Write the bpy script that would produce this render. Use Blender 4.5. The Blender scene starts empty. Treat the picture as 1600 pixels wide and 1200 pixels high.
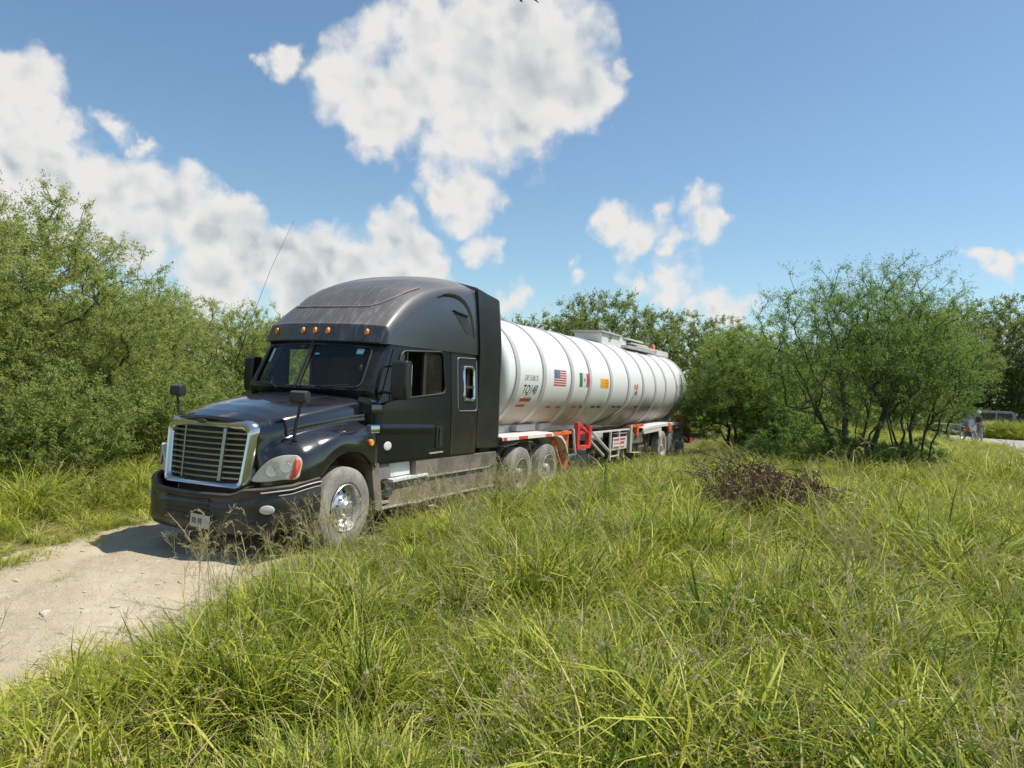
import bpy, bmesh, math, random
import numpy as np
from mathutils import Vector, Matrix

random.seed(7)
rng = np.random.default_rng(7)
SC = bpy.context.scene
COL = SC.collection

# ------------------------------------------------------------------ camera
cam_d = bpy.data.cameras.new('camera')
cam = bpy.data.objects.new('camera', cam_d)
COL.objects.link(cam)
RGT = Vector((0.90402226, 0.4251324, 0.0447907))
DWN = Vector((0.03769554, 0.02509136, -0.99897421))
FWD = Vector((-0.42582016, 0.90478333, 0.00665755))
CAM = Vector((7.17462, -7.92783, 2.1125))
m = Matrix((RGT, -DWN, -FWD)).transposed().to_4x4()
m.translation = CAM
cam.matrix_world = m
cam_d.sensor_width = 36.0
cam_d.lens = 1197.8 / 1600 * 36
cam_d.clip_start = 0.05
cam_d.clip_end = 6000
SC.camera = cam

# ------------------------------------------------------------------ light and sky
SUN = Vector((0.50, 0.30, 1.0)).normalized()
sun_el = math.asin(SUN.z)
sun_az = math.atan2(SUN.x, SUN.y)
sd = bpy.data.lights.new('sun', 'SUN')
sd.energy = 4.3
sd.angle = math.radians(0.53)
sd.color = (1.0, 0.955, 0.88)
so = bpy.data.objects.new('sun', sd)
COL.objects.link(so)
so.rotation_euler = (-SUN).to_track_quat('-Z', 'Y').to_euler()
so.location = (20, 10, 40)

SC.view_settings.view_transform = 'Standard'
SC.view_settings.look = 'None'
SC.view_settings.exposure = 0.35
SC.view_settings.gamma = 1.0
SC.view_settings.use_curve_mapping = False
SC.cycles.max_bounces = 5
SC.cycles.diffuse_bounces = 3
SC.cycles.transparent_max_bounces = 24
SC.cycles.sample_clamp_indirect = 6.0


class NT:
    """small helper for building node trees"""
    def __init__(s, tree):
        s.t = tree; s.n = tree.nodes; s.l = tree.links

    def new(s, typ, **kw):
        nd = s.n.new(typ)
        for k, v in kw.items():
            setattr(nd, k, v)
        return nd

    def put(s, sock, v):
        if v is None:
            return
        if hasattr(v, 'is_output') or isinstance(v, bpy.types.NodeSocket):
            s.l.new(v, sock)
        else:
            sock.default_value = v

    def math(s, op, a, b=None, c=None, clamp=False):
        nd = s.new('ShaderNodeMath', operation=op, use_clamp=clamp)
        s.put(nd.inputs[0], a)
        if b is not None: s.put(nd.inputs[1], b)
        if c is not None: s.put(nd.inputs[2], c)
        return nd.outputs[0]

    def vmath(s, op, a, b=None, scale=None):
        nd = s.new('ShaderNodeVectorMath', operation=op)
        s.put(nd.inputs[0], a)
        if b is not None: s.put(nd.inputs[1], b)
        if scale is not None: s.put(nd.inputs['Scale'], scale)
        return nd.outputs['Value'] if op in ('DISTANCE', 'DOT_PRODUCT', 'LENGTH') else nd.outputs[0]

    def noise(s, vec, scale=5, detail=4, rough=0.55, dist=0.0, out=0):
        nd = s.new('ShaderNodeTexNoise')
        if vec is not None: s.put(nd.inputs['Vector'], vec)
        nd.inputs['Scale'].default_value = scale
        nd.inputs['Detail'].default_value = detail
        nd.inputs['Roughness'].default_value = rough
        nd.inputs['Distortion'].default_value = dist
        return nd.outputs[out]

    def ramp(s, fac, stops, interp='LINEAR'):
        nd = s.new('ShaderNodeValToRGB')
        nd.color_ramp.interpolation = interp
        els = nd.color_ramp.elements
        while len(els) < len(stops): els.new(0.5)
        for e, (p, c) in zip(els, stops):
            e.position = p
            e.color = (*c, 1) if len(c) == 3 else c
        s.put(nd.inputs[0], fac)
        return nd.outputs[0]

    def step(s, v, a, b, lo=0.0, hi=1.0):
        nd = s.new('ShaderNodeMapRange', interpolation_type='SMOOTHSTEP')
        s.put(nd.inputs[0], v)
        nd.inputs[1].default_value = a; nd.inputs[2].default_value = b
        nd.inputs[3].default_value = lo; nd.inputs[4].default_value = hi
        return nd.outputs[0]

    def mix(s, fac, a, b, blend='MIX'):
        nd = s.new('ShaderNodeMix', data_type='RGBA', blend_type=blend)
        s.put(nd.inputs[0], fac)
        for i, v in ((6, a), (7, b)):
            if isinstance(v, tuple) and len(v) == 3: v = (*v, 1)
            s.put(nd.inputs[i], v)
        return nd.outputs[2]


world = bpy.data.worlds.new('World')
SC.world = world
world.use_nodes = True
w = NT(world.node_tree)
w.n.clear()
sky = w.new('ShaderNodeTexSky', sky_type='NISHITA', sun_disc=False)
sky.sun_elevation = sun_el
sky.sun_rotation = sun_az
sky.air_density = 1.0
sky.dust_density = 0.4
sky.ozone_density = 1.0
gen = w.new('ShaderNodeTexCoord').outputs['Generated']
# cumulus: soft lumps at real compass directions (azimuth from +Y, elevation, radius, degrees)
CL = [(-37.5, 21.3, 3.27), (-33.9, 22.1, 4.39), (-29.2, 23.3, 5.72), (-24.8, 22.7, 5.75), (-21.2, 21.3, 3.21), (-25.1, 19.1, 3.26), (-29.9, 19.0, 3.61), (-35.1, 19.3, 3.12), (-33.1, 25.0, 2.59), (-25.5, 26.6, 3.86), (-28.5, 28.4, 4.64), (-23.3, 29.3, 2.51), (-28.7, 15.0, 2.31), (-30.6, 14.1, 1.94), (-26.3, 14.9, 1.39), (-29.5, 13.0, 1.16), (-43.0, 22.0, 1.53), (-44.5, 21.7, 0.93), (-40.5, 21.7, 1.12), (-18.1, 23.4, 0.7), (-28.2, 10.6, 1.5), (-26.8, 10.5, 0.94), (-29.3, 10.5, 0.85), (-18.1, 12.6, 1.58), (-16.9, 11.5, 1.95), (-15.3, 13.1, 1.1), (-11.7, 12.7, 1.73), (-10.0, 13.2, 1.08), (-12.4, 13.7, 0.82), (-13.8, 9.3, 1.95), (-15.7, 8.3, 1.5), (-13.2, 7.8, 1.48), (-20.6, 8.7, 0.85), (-19.3, 12.3, 1.21), (-14.3, 11.1, 1.15), (-10.0, 6.1, 1.47), (-8.6, 5.9, 1.23), (-7.4, 5.7, 0.82), (-11.8, 6.0, 1.11), (6.6, 9.1, 0.64), (8.3, 9.3, 0.79), (-24.6, 7.3, 1.19), (-26.0, 7.0, 0.95), (-59.2, 17.1, 2.74), (-57.3, 16.2, 2.15), (-60.5, 14.6, 3.03), (-55.1, 15.1, 1.28), (-52.9, 16.1, 1.06), (-51.5, 15.0, 0.91), (-58.1, 12.2, 3.14), (-55.3, 12.3, 3.04), (-52.7, 11.7, 3.54), (-49.6, 11.2, 3.43), (-47.1, 9.8, 3.5), (-51.0, 8.4, 4.05), (-44.4, 10.9, 2.0), (-44.1, 8.8, 3.14), (-42.1, 9.4, 2.94), (-54.5, 9.0, 3.3), (-39.0, 9.2, 2.75), (-40.5, 7.5, 3.21), (-34.9, 10.2, 2.42), (-33.2, 9.4, 2.43), (-36.9, 8.2, 3.25), (-31.3, 8.9, 1.6), (-34.1, 7.3, 2.35), (-46.5, 6.5, 3.55), (-57.3, 9.4, 3.6),
      # the same kind of sky carries on round the compass
      (-72, 12, 6), (-66, 14, 4.5), (-80, 22, 6), (-86, 21, 4), (-100, 14, 6), (-108, 15, 5), (-118, 30, 5), (-135, 18, 7), (-142, 16, 5), (-160, 26, 6), (-175, 14, 6), (165, 20, 5), (145, 32, 6), (125, 15, 6), (118, 16, 4), (95, 24, 5), (70, 14, 6), (62, 13, 4), (40, 26, 4), (-60, 40, 5), (-10, 48, 5)]
wv = w.noise(gen, 7, 3, 0.5, out=1)
wv2 = w.noise(gen, 24, 4, 0.6, out=1)
wp = w.vmath('ADD', gen, w.vmath('SCALE', w.vmath('SUBTRACT', wv, (0.5, 0.5, 0.5)), scale=0.10))
wp = w.vmath('ADD', wp, w.vmath('SCALE', w.vmath('SUBTRACT', wv2, (0.5, 0.5, 0.5)), scale=0.05))
acc = None
for az, el, r in CL:
    a, e, rr = map(math.radians, (az, el, r))
    c = (math.cos(e) * math.sin(a), math.cos(e) * math.cos(a), math.sin(e))
    d = w.vmath('DISTANCE', wp, c)
    rs = rr * (1.10 if az > -41 or el > 28 else (0.95 if el > 14.3 else 0.92))
    k = min(1.0, 0.42 + 0.58 * r / 3.2)          # small puffs are thinner, so the noise frays them
    v = w.math('MULTIPLY_ADD', d, -k / rs * 1.05, k)
    acc = v if acc is None else w.math('SMOOTH_MAX', acc, v, 0.28)
fb = w.noise(gen, 9, 9, 0.62)
def lump(vec, sc):
    nd = w.new('ShaderNodeTexVoronoi', feature='SMOOTH_F1'); nd.inputs['Scale'].default_value = sc
    nd.inputs['Smoothness'].default_value = 0.8
    w.put(nd.inputs['Vector'], vec); return nd.outputs['Distance']


wq = w.vmath('ADD', gen, w.vmath('SCALE', w.vmath('SUBTRACT', wv2, (0.5, 0.5, 0.5)), scale=0.03))
wqs = w.vmath('ADD', wq, tuple(SUN * 0.012))
v1, v2 = lump(wq, 20), lump(wq, 48)
u1, u2 = lump(wqs, 20), lump(wqs, 48)
bump = w.math('ADD', w.math('MULTIPLY', w.math('SUBTRACT', 0.45, v1), 0.60), w.math('MULTIPLY', w.math('SUBTRACT', 0.45, v2), 0.30))
dens = w.math('ADD', w.math('ADD', acc, bump), w.math('MULTIPLY', w.math('SUBTRACT', fb, 0.5), 1.15))
alpha = w.step(dens, -0.10, 0.42)
rl1 = w.noise(gen, 13, 5, 0.5)
rl2 = w.noise(w.vmath('ADD', gen, tuple(SUN * 0.022)), 13, 5, 0.5)
relief = w.math('ADD', w.math('MULTIPLY', w.math('SUBTRACT', rl2, rl1), 0.7), w.math('ADD', w.math('MULTIPLY', w.math('SUBTRACT', v1, u1), 0.9), w.math('MULTIPLY', w.math('SUBTRACT', v2, u2), 0.5)))
thick = w.step(acc, 0.32, 1.15)
# the sunward side of every bank is brighter than its underside
litside = w.math('MULTIPLY', w.math('SUBTRACT', w.noise(w.vmath('ADD', wp, tuple(SUN * 0.07)), 3.5, 2, .5), w.noise(wp, 3.5, 2, .5)), 1.5)
low = w.math('MULTIPLY', w.math('SUBTRACT', w.noise(gen, 4, 2, .5), 0.45), 0.7)
shade = w.math('ADD', w.math('MULTIPLY', thick, w.math('ADD', 0.88, low)), w.math('ADD', relief, litside), clamp=True)
ccol = w.ramp(shade, [(0.0, (6.1, 6.0, 5.85)), (0.35, (5.3, 5.35, 5.3)), (0.7, (4.15, 4.4, 4.55)), (1.0, (3.3, 3.6, 3.9))])
ccol_n = [n for n in w.n if n.bl_idname == 'ShaderNodeValToRGB'][-1]
sky_mix = w.mix(w.math('MULTIPLY', alpha, 0.97), w.mix(1.0, sky.outputs[0], (0.87, 0.99, 1.0), 'MULTIPLY'), ccol)
bg = w.new('ShaderNodeBackground')
w.put(bg.inputs[0], sky_mix)
bg.inputs[1].default_value = 0.108
w.l.new(bg.outputs[0], w.new('ShaderNodeOutputWorld').inputs[0])
world.cycles.sampling_method = 'MANUAL'
world.cycles.sample_map_resolution = 512


# ------------------------------------------------------------------ materials
def material(name):
    mt = bpy.data.materials.new(name)
    mt.use_nodes = True
    t = NT(mt.node_tree)
    t.n.clear()
    out = t.new('ShaderNodeOutputMaterial')
    return mt, t, out


def principled(t, color, rough=0.5, metal=0.0, **kw):
    p = t.new('ShaderNodeBsdfPrincipled')
    if isinstance(color, tuple) and len(color) == 3: color = (*color, 1)
    t.put(p.inputs['Base Color'], color)
    t.put(p.inputs['Roughness'], rough)
    t.put(p.inputs['Metallic'], metal)
    for k, v in kw.items():
        t.put(p.inputs[k.replace('_', ' ')], v)
    return p


DUST = (0.33, 0.27, 0.20)


def simple(name, color, rough=0.5, metal=0.0, dust=0.15, dust_up=0.2, dust_low=0.0, var=0.15, coat=0.0, scale=3.0, dustcol=DUST, bump=0.0, spec=0.5):
    """paint / plastic / metal with settled dust: patchy, more on faces that look up and near the ground"""
    mt, t, out = material(name)
    g = t.new('ShaderNodeNewGeometry')
    pos = g.outputs['Position']
    n1 = t.noise(pos, scale, 6, 0.6)
    n2 = t.noise(pos, scale * 9, 4, 0.6)
    sep = t.new('ShaderNodeSeparateXYZ'); t.put(sep.inputs[0], g.outputs['Normal'])
    sp = t.new('ShaderNodeSeparateXYZ'); t.put(sp.inputs[0], pos)
    up = t.step(sep.outputs[2], 0.05, 0.9)
    low = t.step(sp.outputs[2], 1.5, 0.4)
    f = t.math('ADD', dust, t.math('MULTIPLY', up, dust_up))
    f = t.math('ADD', f, t.math('MULTIPLY', low, dust_low))
    f = t.math('MULTIPLY', f, t.math('ADD', t.step(n1, 0.3, 0.7, 0.55, 1.25), t.math('MULTIPLY', t.math('SUBTRACT', n2, 0.5), 0.6)), clamp=True)
    base = t.mix(t.step(n1, 0.35, 0.65), tuple(c * (1 - var) for c in color), tuple(min(1, c * (1 + var)) for c in color))
    col = t.mix(f, base, dustcol)
    r = t.math('ADD', rough, t.math('MULTIPLY', f, 0.75 * (1 - rough)), clamp=True)
    p = principled(t, col, r, t.math('MULTIPLY', t.math('SUBTRACT', 1.0, f), metal) if metal else 0.0)
    p.inputs['Specular IOR Level'].default_value = spec
    if coat:
        t.put(p.inputs['Coat Weight'], t.math('MULTIPLY', t.math('SUBTRACT', 1.0, t.math('MULTIPLY', f, 1.6), clamp=True), coat))
        p.inputs['Coat Roughness'].default_value = 0.06
    if bump:
        b = t.new('ShaderNodeBump'); b.inputs['Strength'].default_value = bump; b.inputs['Distance'].default_value = 0.01
        t.put(b.inputs['Height'], n2); t.put(p.inputs['Normal'], b.outputs[0])
    t.l.new(p.outputs[0], out.inputs[0])
    return mt


M = {}
M['paint'] = simple('black_paint', (0.006, 0.007, 0.011), 0.25, 0, dust=0.002, dust_up=0.10, dust_low=0.02, coat=0.12, var=0.1, spec=0.36)
M['hoodpaint'] = simple('hood_paint', (0.006, 0.006, 0.010), 0.16, 0, dust=0.006, dust_up=0.05, dust_low=0.04, coat=0.9, var=0.1, dustcol=(0.30, 0.28, 0.25))
M['sleeper'] = simple('sleeper_paint', (0.012, 0.011, 0.012), 0.32, 0, dust=0.025, dust_up=0.12, dust_low=0.10, coat=0.25, var=0.1, spec=0.35)
M['skirt'] = simple('skirt_paint', (0.04, 0.037, 0.034), 0.45, 0, dust=0.32, dust_up=0.5, dust_low=0.35)
M['plastic'] = simple('black_plastic', (0.018, 0.018, 0.02), 0.5, 0, dust=0.04, dust_up=0.18, dust_low=0.1)
M['plastic_clean'] = simple('dark_plastic', (0.012, 0.012, 0.014), 0.35, 0, dust=0.02, dust_up=0.05)
M['bumper'] = simple('bumper_paint', (0.012, 0.012, 0.014), 0.34, 0, dust=0.02, dust_up=0.2, dust_low=0.05, coat=0.3, spec=0.4)
M['rubber'] = simple('dusty_rubber', (0.03, 0.028, 0.026), 0.8, 0, dust=0.42, dust_up=0.1, dust_low=0.25, dustcol=(0.47, 0.43, 0.37), bump=0.4)
M['seal'] = simple('rubber_seal', (0.01, 0.01, 0.01), 0.6, 0, dust=0.05)
M['chrome'] = simple('chrome', (0.56, 0.58, 0.61), 0.07, 1.0, dust=0.08, dust_up=0.1, var=0.03)
M['slat'] = simple('grille_metal', (0.34, 0.35, 0.37), 0.28, 1.0, dust=0.12, dust_up=0.3, var=0.05)
M['alu'] = simple('polished_aluminium', (0.82, 0.82, 0.84), 0.16, 1.0, dust=0.10, dust_up=0.1, dust_low=0.14, var=0.05)
M['alu_dull'] = simple('dull_aluminium', (0.62, 0.62, 0.62), 0.4, 1.0, dust=0.25, dust_up=0.3, dust_low=0.2)
M['tread_plate'] = simple('tread_plate', (0.78, 0.78, 0.78), 0.4, 0.2, dust=0.12, dust_up=0.15)
M['tank'] = simple('tank_enamel', (0.83, 0.82, 0.80), 0.28, 0, dust=0.02, dust_up=0.02, dust_low=0, var=0.02, coat=0.4)
M['rib'] = simple('rib_enamel', (0.50, 0.49, 0.475), 0.5, 0, dust=0.1, dust_up=0.1, var=0.1)
M['dustline'] = simple('dust_line', (0.30, 0.27, 0.25), 0.7, 0)
M['white'] = simple('white_paint', (0.72, 0.70, 0.68), 0.4, 0, dust=0.12, dust_up=0.08, dust_low=0.15, var=0.04)
M['greywhite'] = simple('frame_paint', (0.50, 0.49, 0.48), 0.5, 0, dust=0.2, dust_up=0.2, dust_low=0.2, var=0.1)
M['orange'] = simple('orange_paint', (0.78, 0.13, 0.03), 0.4, 0, dust=0.12, dust_up=0.15, dust_low=0.1)
M['red'] = simple('red_paint', (0.68, 0.045, 0.05), 0.35, 0, dust=0.08, dust_up=0.1)
M['chassis'] = simple('chassis_paint', (0.03, 0.026, 0.024), 0.6, 0, dust=0.2, dust_up=0.3, dust_low=0.2)
M['cabin'] = simple('cabin_trim', (0.06, 0.06, 0.065), 0.7, 0, dust=0.0, dust_up=0.0)
M['seatcloth'] = simple('seat_cloth', (0.10, 0.09, 0.09), 0.9, 0, dust=0.0, dust_up=0.0)
M['amber'] = simple('amber_lens', (0.90, 0.28, 0.03), 0.15, 0, dust=0.05, dust_up=0.1)
M['redlens'] = simple('red_lens', (0.75, 0.10, 0.05), 0.15, 0, dust=0.05)
M['lamp'] = simple('hazed_lens', (0.66, 0.64, 0.54), 0.18, 0, dust=0.15, dust_up=0.1, coat=1.0)
M['bowl'] = simple('clouded_bowl', (0.42, 0.42, 0.38), 0.25, 0, dust=0.1, dust_up=0.1, coat=0.6)
M['reflector'] = simple('lamp_reflector', (0.85, 0.85, 0.82), 0.1, 1.0, dust=0.05)
M['ink'] = simple('ink', (0.03, 0.03, 0.035), 0.5, 0, dust=0.08)
M['inkgrey'] = simple('grey_ink', (0.22, 0.21, 0.22), 0.5, 0, dust=0.1)
M['inkred'] = simple('red_ink', (0.55, 0.03, 0.04), 0.5, 0, dust=0.1)
M['inkgreen'] = simple('green_ink', (0.02, 0.20, 0.10), 0.5, 0, dust=0.05)
M['inkblue'] = simple('blue_ink', (0.16, 0.15, 0.28), 0.5, 0, dust=0.1)
M['yellow'] = simple('yellow_sticker', (0.85, 0.48, 0.02), 0.4, 0, dust=0.05)
M['plate'] = simple('plate_enamel', (0.55, 0.54, 0.50), 0.4, 0, dust=0.3, dust_low=0.1)
M['sticker'] = simple('blue_sticker', (0.25, 0.55, 0.70), 0.5, 0, dust=0.0)
M['dirtydark'] = simple('grimy_steel', (0.06, 0.055, 0.05), 0.6, 0.3, dust=0.3, dust_low=0.2)

# roof: same black but caked with road dust that rain has streaked
mt, t, out = material('streaked_roof_paint')
g = t.new('ShaderNodeNewGeometry')
pos = g.outputs['Position']
mp = t.new('ShaderNodeMapping'); mp.inputs['Scale'].default_value = (1.0, 0.12, 0.12)
t.put(mp.inputs[0], pos)
streak = t.noise(mp.outputs[0], 26, 5, 0.7)
sep = t.new('ShaderNodeSeparateXYZ'); t.put(sep.inputs[0], g.outputs['Normal'])
cloudy = t.noise(pos, 1.6, 5, 0.6)
front = t.step(t.math('MULTIPLY', sep.outputs[1], -1.0), 0.15, 0.6)
upf = t.step(sep.outputs[2], 0.05, 0.75)
f = t.math('ADD', 0.06, t.math('MULTIPLY', upf, 0.34))
f = t.math('MULTIPLY', f, t.step(cloudy, 0.3, 0.7, 0.8, 1.15))
f = t.math('ADD', f, t.math('MULTIPLY', t.math('MULTIPLY', front, t.step(streak, 0.50, 0.70)), 0.36), clamp=True)
col = t.mix(f, (0.014, 0.013, 0.016), (0.30, 0.27, 0.25))
p = principled(t, col, t.math('ADD', 0.26, t.math('MULTIPLY', f, 0.6)))
t.put(p.inputs['Coat Weight'], t.math('SUBTRACT', 1.0, t.math('MULTIPLY', f, 1.5), clamp=True)); p.inputs['Coat Roughness'].default_value = 0.12
t.l.new(p.outputs[0], out.inputs[0])
M['roof'] = mt

# tank: white enamel with road grime that thickens towards the belly, run-down marks below the ribs
mt, t, out = material('tank_enamel_grimed')
g = t.new('ShaderNodeNewGeometry'); pos = g.outputs['Position']
sp = t.new('ShaderNodeSeparateXYZ'); t.put(sp.inputs[0], pos)
n1 = t.noise(pos, 1.3, 6, 0.6)
mp = t.new('ShaderNodeMapping'); mp.inputs['Scale'].default_value = (0.15, 3.5, 0.15); t.put(mp.inputs[0], pos)
n2 = t.noise(mp.outputs[0], 6, 5, 0.6)
zz = t.math('ADD', sp.outputs[2], t.math('MULTIPLY', t.math('SUBTRACT', n1, 0.5), 0.35))
belly = t.step(zz, 2.05, 1.62)
f = t.math('ADD', t.math('MULTIPLY', belly, 0.75), t.math('MULTIPLY', t.step(zz, 2.5, 1.7), t.math('MULTIPLY', n2, 0.6)))
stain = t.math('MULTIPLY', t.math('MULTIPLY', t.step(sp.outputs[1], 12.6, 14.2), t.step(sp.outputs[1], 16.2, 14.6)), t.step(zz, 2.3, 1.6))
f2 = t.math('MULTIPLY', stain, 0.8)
col = t.mix(t.math('ADD', f, 0.02, clamp=True), (0.84, 0.83, 0.81), (0.40, 0.335, 0.26))
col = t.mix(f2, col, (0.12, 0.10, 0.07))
p = principled(t, col, t.math('ADD', 0.3, t.math('MULTIPLY', f, 0.4)))
p.inputs['Coat Weight'].default_value = 0.25; p.inputs['Coat Roughness'].default_value = 0.2
t.l.new(p.outputs[0], out.inputs[0])
M['tank'] = mt


def glass_mat(name, tint, refl=1.5, dirt=0.06):
    mt, t, out = material(name)
    tr = t.new('ShaderNodeBsdfTransparent'); tr.inputs[0].default_value = (*tint, 1)
    gl = t.new('ShaderNodeBsdfGlossy'); gl.inputs['Roughness'].default_value = 0.03
    lw = t.new('ShaderNodeLayerWeight'); lw.inputs[0].default_value = 0.5
    mx = t.new('ShaderNodeMixShader')
    t.put(mx.inputs[0], t.math('MULTIPLY_ADD', t.math('POWER', lw.outputs['Facing'], 5.0), 0.94, 0.05)); t.l.new(tr.outputs[0], mx.inputs[1]); t.l.new(gl.outputs[0], mx.inputs[2])
    df = t.new('ShaderNodeBsdfDiffuse'); df.inputs[0].default_value = (0.3, 0.27, 0.22, 1)
    g = t.new('ShaderNodeNewGeometry')
    m2 = t.new('ShaderNodeMixShader')
    t.put(m2.inputs[0], t.math('MULTIPLY', t.noise(g.outputs['Position'], 4, 5, .6), dirt))
    t.l.new(mx.outputs[0], m2.inputs[1]); t.l.new(df.outputs[0], m2.inputs[2])
    t.l.new(m2.outputs[0], out.inputs[0])
    return mt


M['glass'] = glass_mat('green_tinted_glass', (0.50, 0.66, 0.58))
M['darkglass'] = glass_mat('dark_tinted_glass', (0.10, 0.12, 0.12), dirt=0.12)
M['mirror'] = simple('mirror_glass', (0.9, 0.9, 0.9), 0.02, 1.0, dust=0.02, dust_up=0)


def leaf_mat(name, stops, trans=0.35, rough=0.5, inst=0.0, spec=0.3):
    """foliage: the tint attribute picks a leaf's own hue, light also passes through"""
    mt, t, out = material(name)
    at = t.new('ShaderNodeAttribute'); at.attribute_name = 'tint'
    fac = at.outputs['Fac']
    if inst:
        oi = t.new('ShaderNodeObjectInfo')
        fac = t.math('ADD', t.math('MULTIPLY', fac, 1 - inst), t.math('MULTIPLY', oi.outputs['Random'], inst), clamp=True)
    col = t.ramp(fac, stops)
    p = principled(t, col, rough, 0.0)
    p.inputs['Specular IOR Level'].default_value = spec
    tl = t.new('ShaderNodeBsdfTranslucent')
    t.put(tl.inputs[0], t.mix(1.0, col, (1.12, 1.12, 0.8), 'MULTIPLY'))
    mx = t.new('ShaderNodeMixShader'); mx.inputs[0].default_value = trans
    t.l.new(p.outputs[0], mx.inputs[1]); t.l.new(tl.outputs[0], mx.inputs[2])
    t.l.new(mx.outputs[0], out.inputs[0])
    return mt


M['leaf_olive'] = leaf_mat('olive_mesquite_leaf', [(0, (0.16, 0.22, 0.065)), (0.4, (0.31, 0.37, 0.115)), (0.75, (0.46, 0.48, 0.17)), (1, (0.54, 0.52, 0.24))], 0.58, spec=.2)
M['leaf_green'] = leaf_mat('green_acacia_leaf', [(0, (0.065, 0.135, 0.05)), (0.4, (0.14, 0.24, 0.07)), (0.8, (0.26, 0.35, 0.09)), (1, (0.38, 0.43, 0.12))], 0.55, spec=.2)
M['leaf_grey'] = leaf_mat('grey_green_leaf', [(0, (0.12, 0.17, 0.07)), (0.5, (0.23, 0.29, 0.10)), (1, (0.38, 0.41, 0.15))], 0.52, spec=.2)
M['leaf_brown'] = leaf_mat('withered_leaf', [(0, (0.07, 0.042, 0.025)), (0.6, (0.17, 0.105, 0.06)), (1, (0.36, 0.26, 0.15))], 0.15)
M['grass'] = leaf_mat('grass_blade', [(0, (0.035, 0.085, 0.010)), (0.28, (0.145, 0.205, 0.027)), (0.52, (0.38, 0.415, 0.055)), (0.70, (0.58, 0.57, 0.10)), (0.83, (0.66, 0.54, 0.24)), (0.93, (0.44, 0.30, 0.14)), (1, (0.19, 0.12, 0.06))], 0.30, 0.42, inst=0.45, spec=.16)
M['straw'] = leaf_mat('dry_straw', [(0, (0.30, 0.22, 0.11)), (0.5, (0.47, 0.38, 0.20)), (1, (0.58, 0.49, 0.30))], 0.25, 0.5)
M['seed'] = leaf_mat('seed_head', [(0, (0.30, 0.27, 0.10)), (0.6, (0.46, 0.40, 0.22)), (1, (0.58, 0.49, 0.32))], 0.3, 0.7)
M['bark'] = simple('bark', (0.05, 0.04, 0.032), 0.9, 0, dust=0.15, dust_up=0.1, var=0.4, scale=8, dustcol=(0.14, 0.12, 0.09))

# soil and dirt track
mt, t, out = material('track_soil')
g = t.new('ShaderNodeNewGeometry'); pos = g.outputs['Position']
a = t.noise(pos, 0.8, 6, 0.6); b = t.noise(pos, 7, 8, 0.65); c = t.noise(pos, 45, 4, 0.6)
col = t.mix(t.step(a, 0.35, 0.65), (0.46, 0.385, 0.265), (0.56, 0.48, 0.345))
col = t.mix(t.step(b, 0.52, 0.75, 0, 0.55), col, (0.27, 0.22, 0.155))
col = t.mix(t.step(c, 0.6, 0.78, 0, 0.5), col, (0.54, 0.49, 0.40))
vo = t.new('ShaderNodeTexVoronoi'); vo.inputs['Scale'].default_value = 11; t.put(vo.inputs[0], pos)
col = t.mix(t.step(vo.outputs[0], 0.05, 0.01, 0, 0.5), col, (0.24, 0.19, 0.13))
p = principled(t, col, 0.95)
p.inputs['Specular IOR Level'].default_value = 0.15
bp = t.new('ShaderNodeBump'); bp.inputs['Strength'].default_value = 1.0; bp.inputs['Distance'].default_value = 0.06
t.put(bp.inputs['Height'], t.math('ADD', t.math('MULTIPLY', b, 0.7), t.math('MULTIPLY', c, 0.3)))
t.put(p.inputs['Normal'], bp.outputs[0]); t.l.new(p.outputs[0], out.inputs[0])
M['soil'] = mt
mt, t, out = material('field_soil')
g = t.new('ShaderNodeNewGeometry'); pos = g.outputs['Position']
a = t.noise(pos, 1.4, 7, 0.65); b = t.noise(pos, 16, 6, 0.65)
col = t.mix(t.step(a, 0.35, 0.65), (0.11, 0.085, 0.045), (0.15, 0.15, 0.05))
col = t.mix(t.step(b, 0.45, 0.7, 0, 0.7), col, (0.25, 0.20, 0.11))
p = principled(t, col, 0.95); p.inputs['Specular IOR Level'].default_value = 0.1
t.l.new(p.outputs[0], out.inputs[0])
M['field'] = mt
M['gravel'] = simple('gravel_road', (0.34, 0.32, 0.29), 0.95, 0, dust=0.2, dust_up=0.0, var=0.15, scale=0.8, dustcol=(0.46, 0.43, 0.38), bump=0.5)
M['stone'] = simple('stone', (0.38, 0.34, 0.27), 0.9, 0, dust=0.3, dust_up=0.2, dustcol=(0.55, 0.48, 0.36), bump=0.6)


# ------------------------------------------------------------------ mesh helpers
def mesh_obj(name, verts, faces, mt, parent=None, smooth=False, loc=None):
    me = bpy.data.meshes.new(name)
    me.from_pydata([tuple(v) for v in verts], [], faces)
    me.materials.append(M[mt] if isinstance(mt, str) else mt)
    if smooth:
        me.polygons.foreach_set('use_smooth', [True] * len(me.polygons))
    me.update()
    return link(name, me, parent, loc)


def link(name, me, parent=None, loc=None):
    o = bpy.data.objects.new(name, me)
    COL.objects.link(o)
    if parent is not None:
        o.parent = parent
        o.matrix_parent_inverse = world_of(parent).inverted()
    if loc is not None:
        o.location = loc
    return o


def world_of(o):
    mm = Matrix.LocRotScale(o.location, o.rotation_euler, o.scale)
    if o.parent is not None:
        mm = world_of(o.parent) @ o.matrix_parent_inverse @ mm
    return mm


def thing(name, label, cat, loc=(0, 0, 0), group=None):
    o = bpy.data.objects.new(name, None)
    COL.objects.link(o)
    o.location = loc
    o.empty_display_size = 0.2
    o['label'] = label; o['category'] = cat
    if group: o['group'] = group
    return o


def tag(o, label=None, cat=None, group=None, kind=None):
    if label: o['label'] = label
    if cat: o['category'] = cat
    if group: o['group'] = group
    if kind: o['kind'] = kind
    return o


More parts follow.
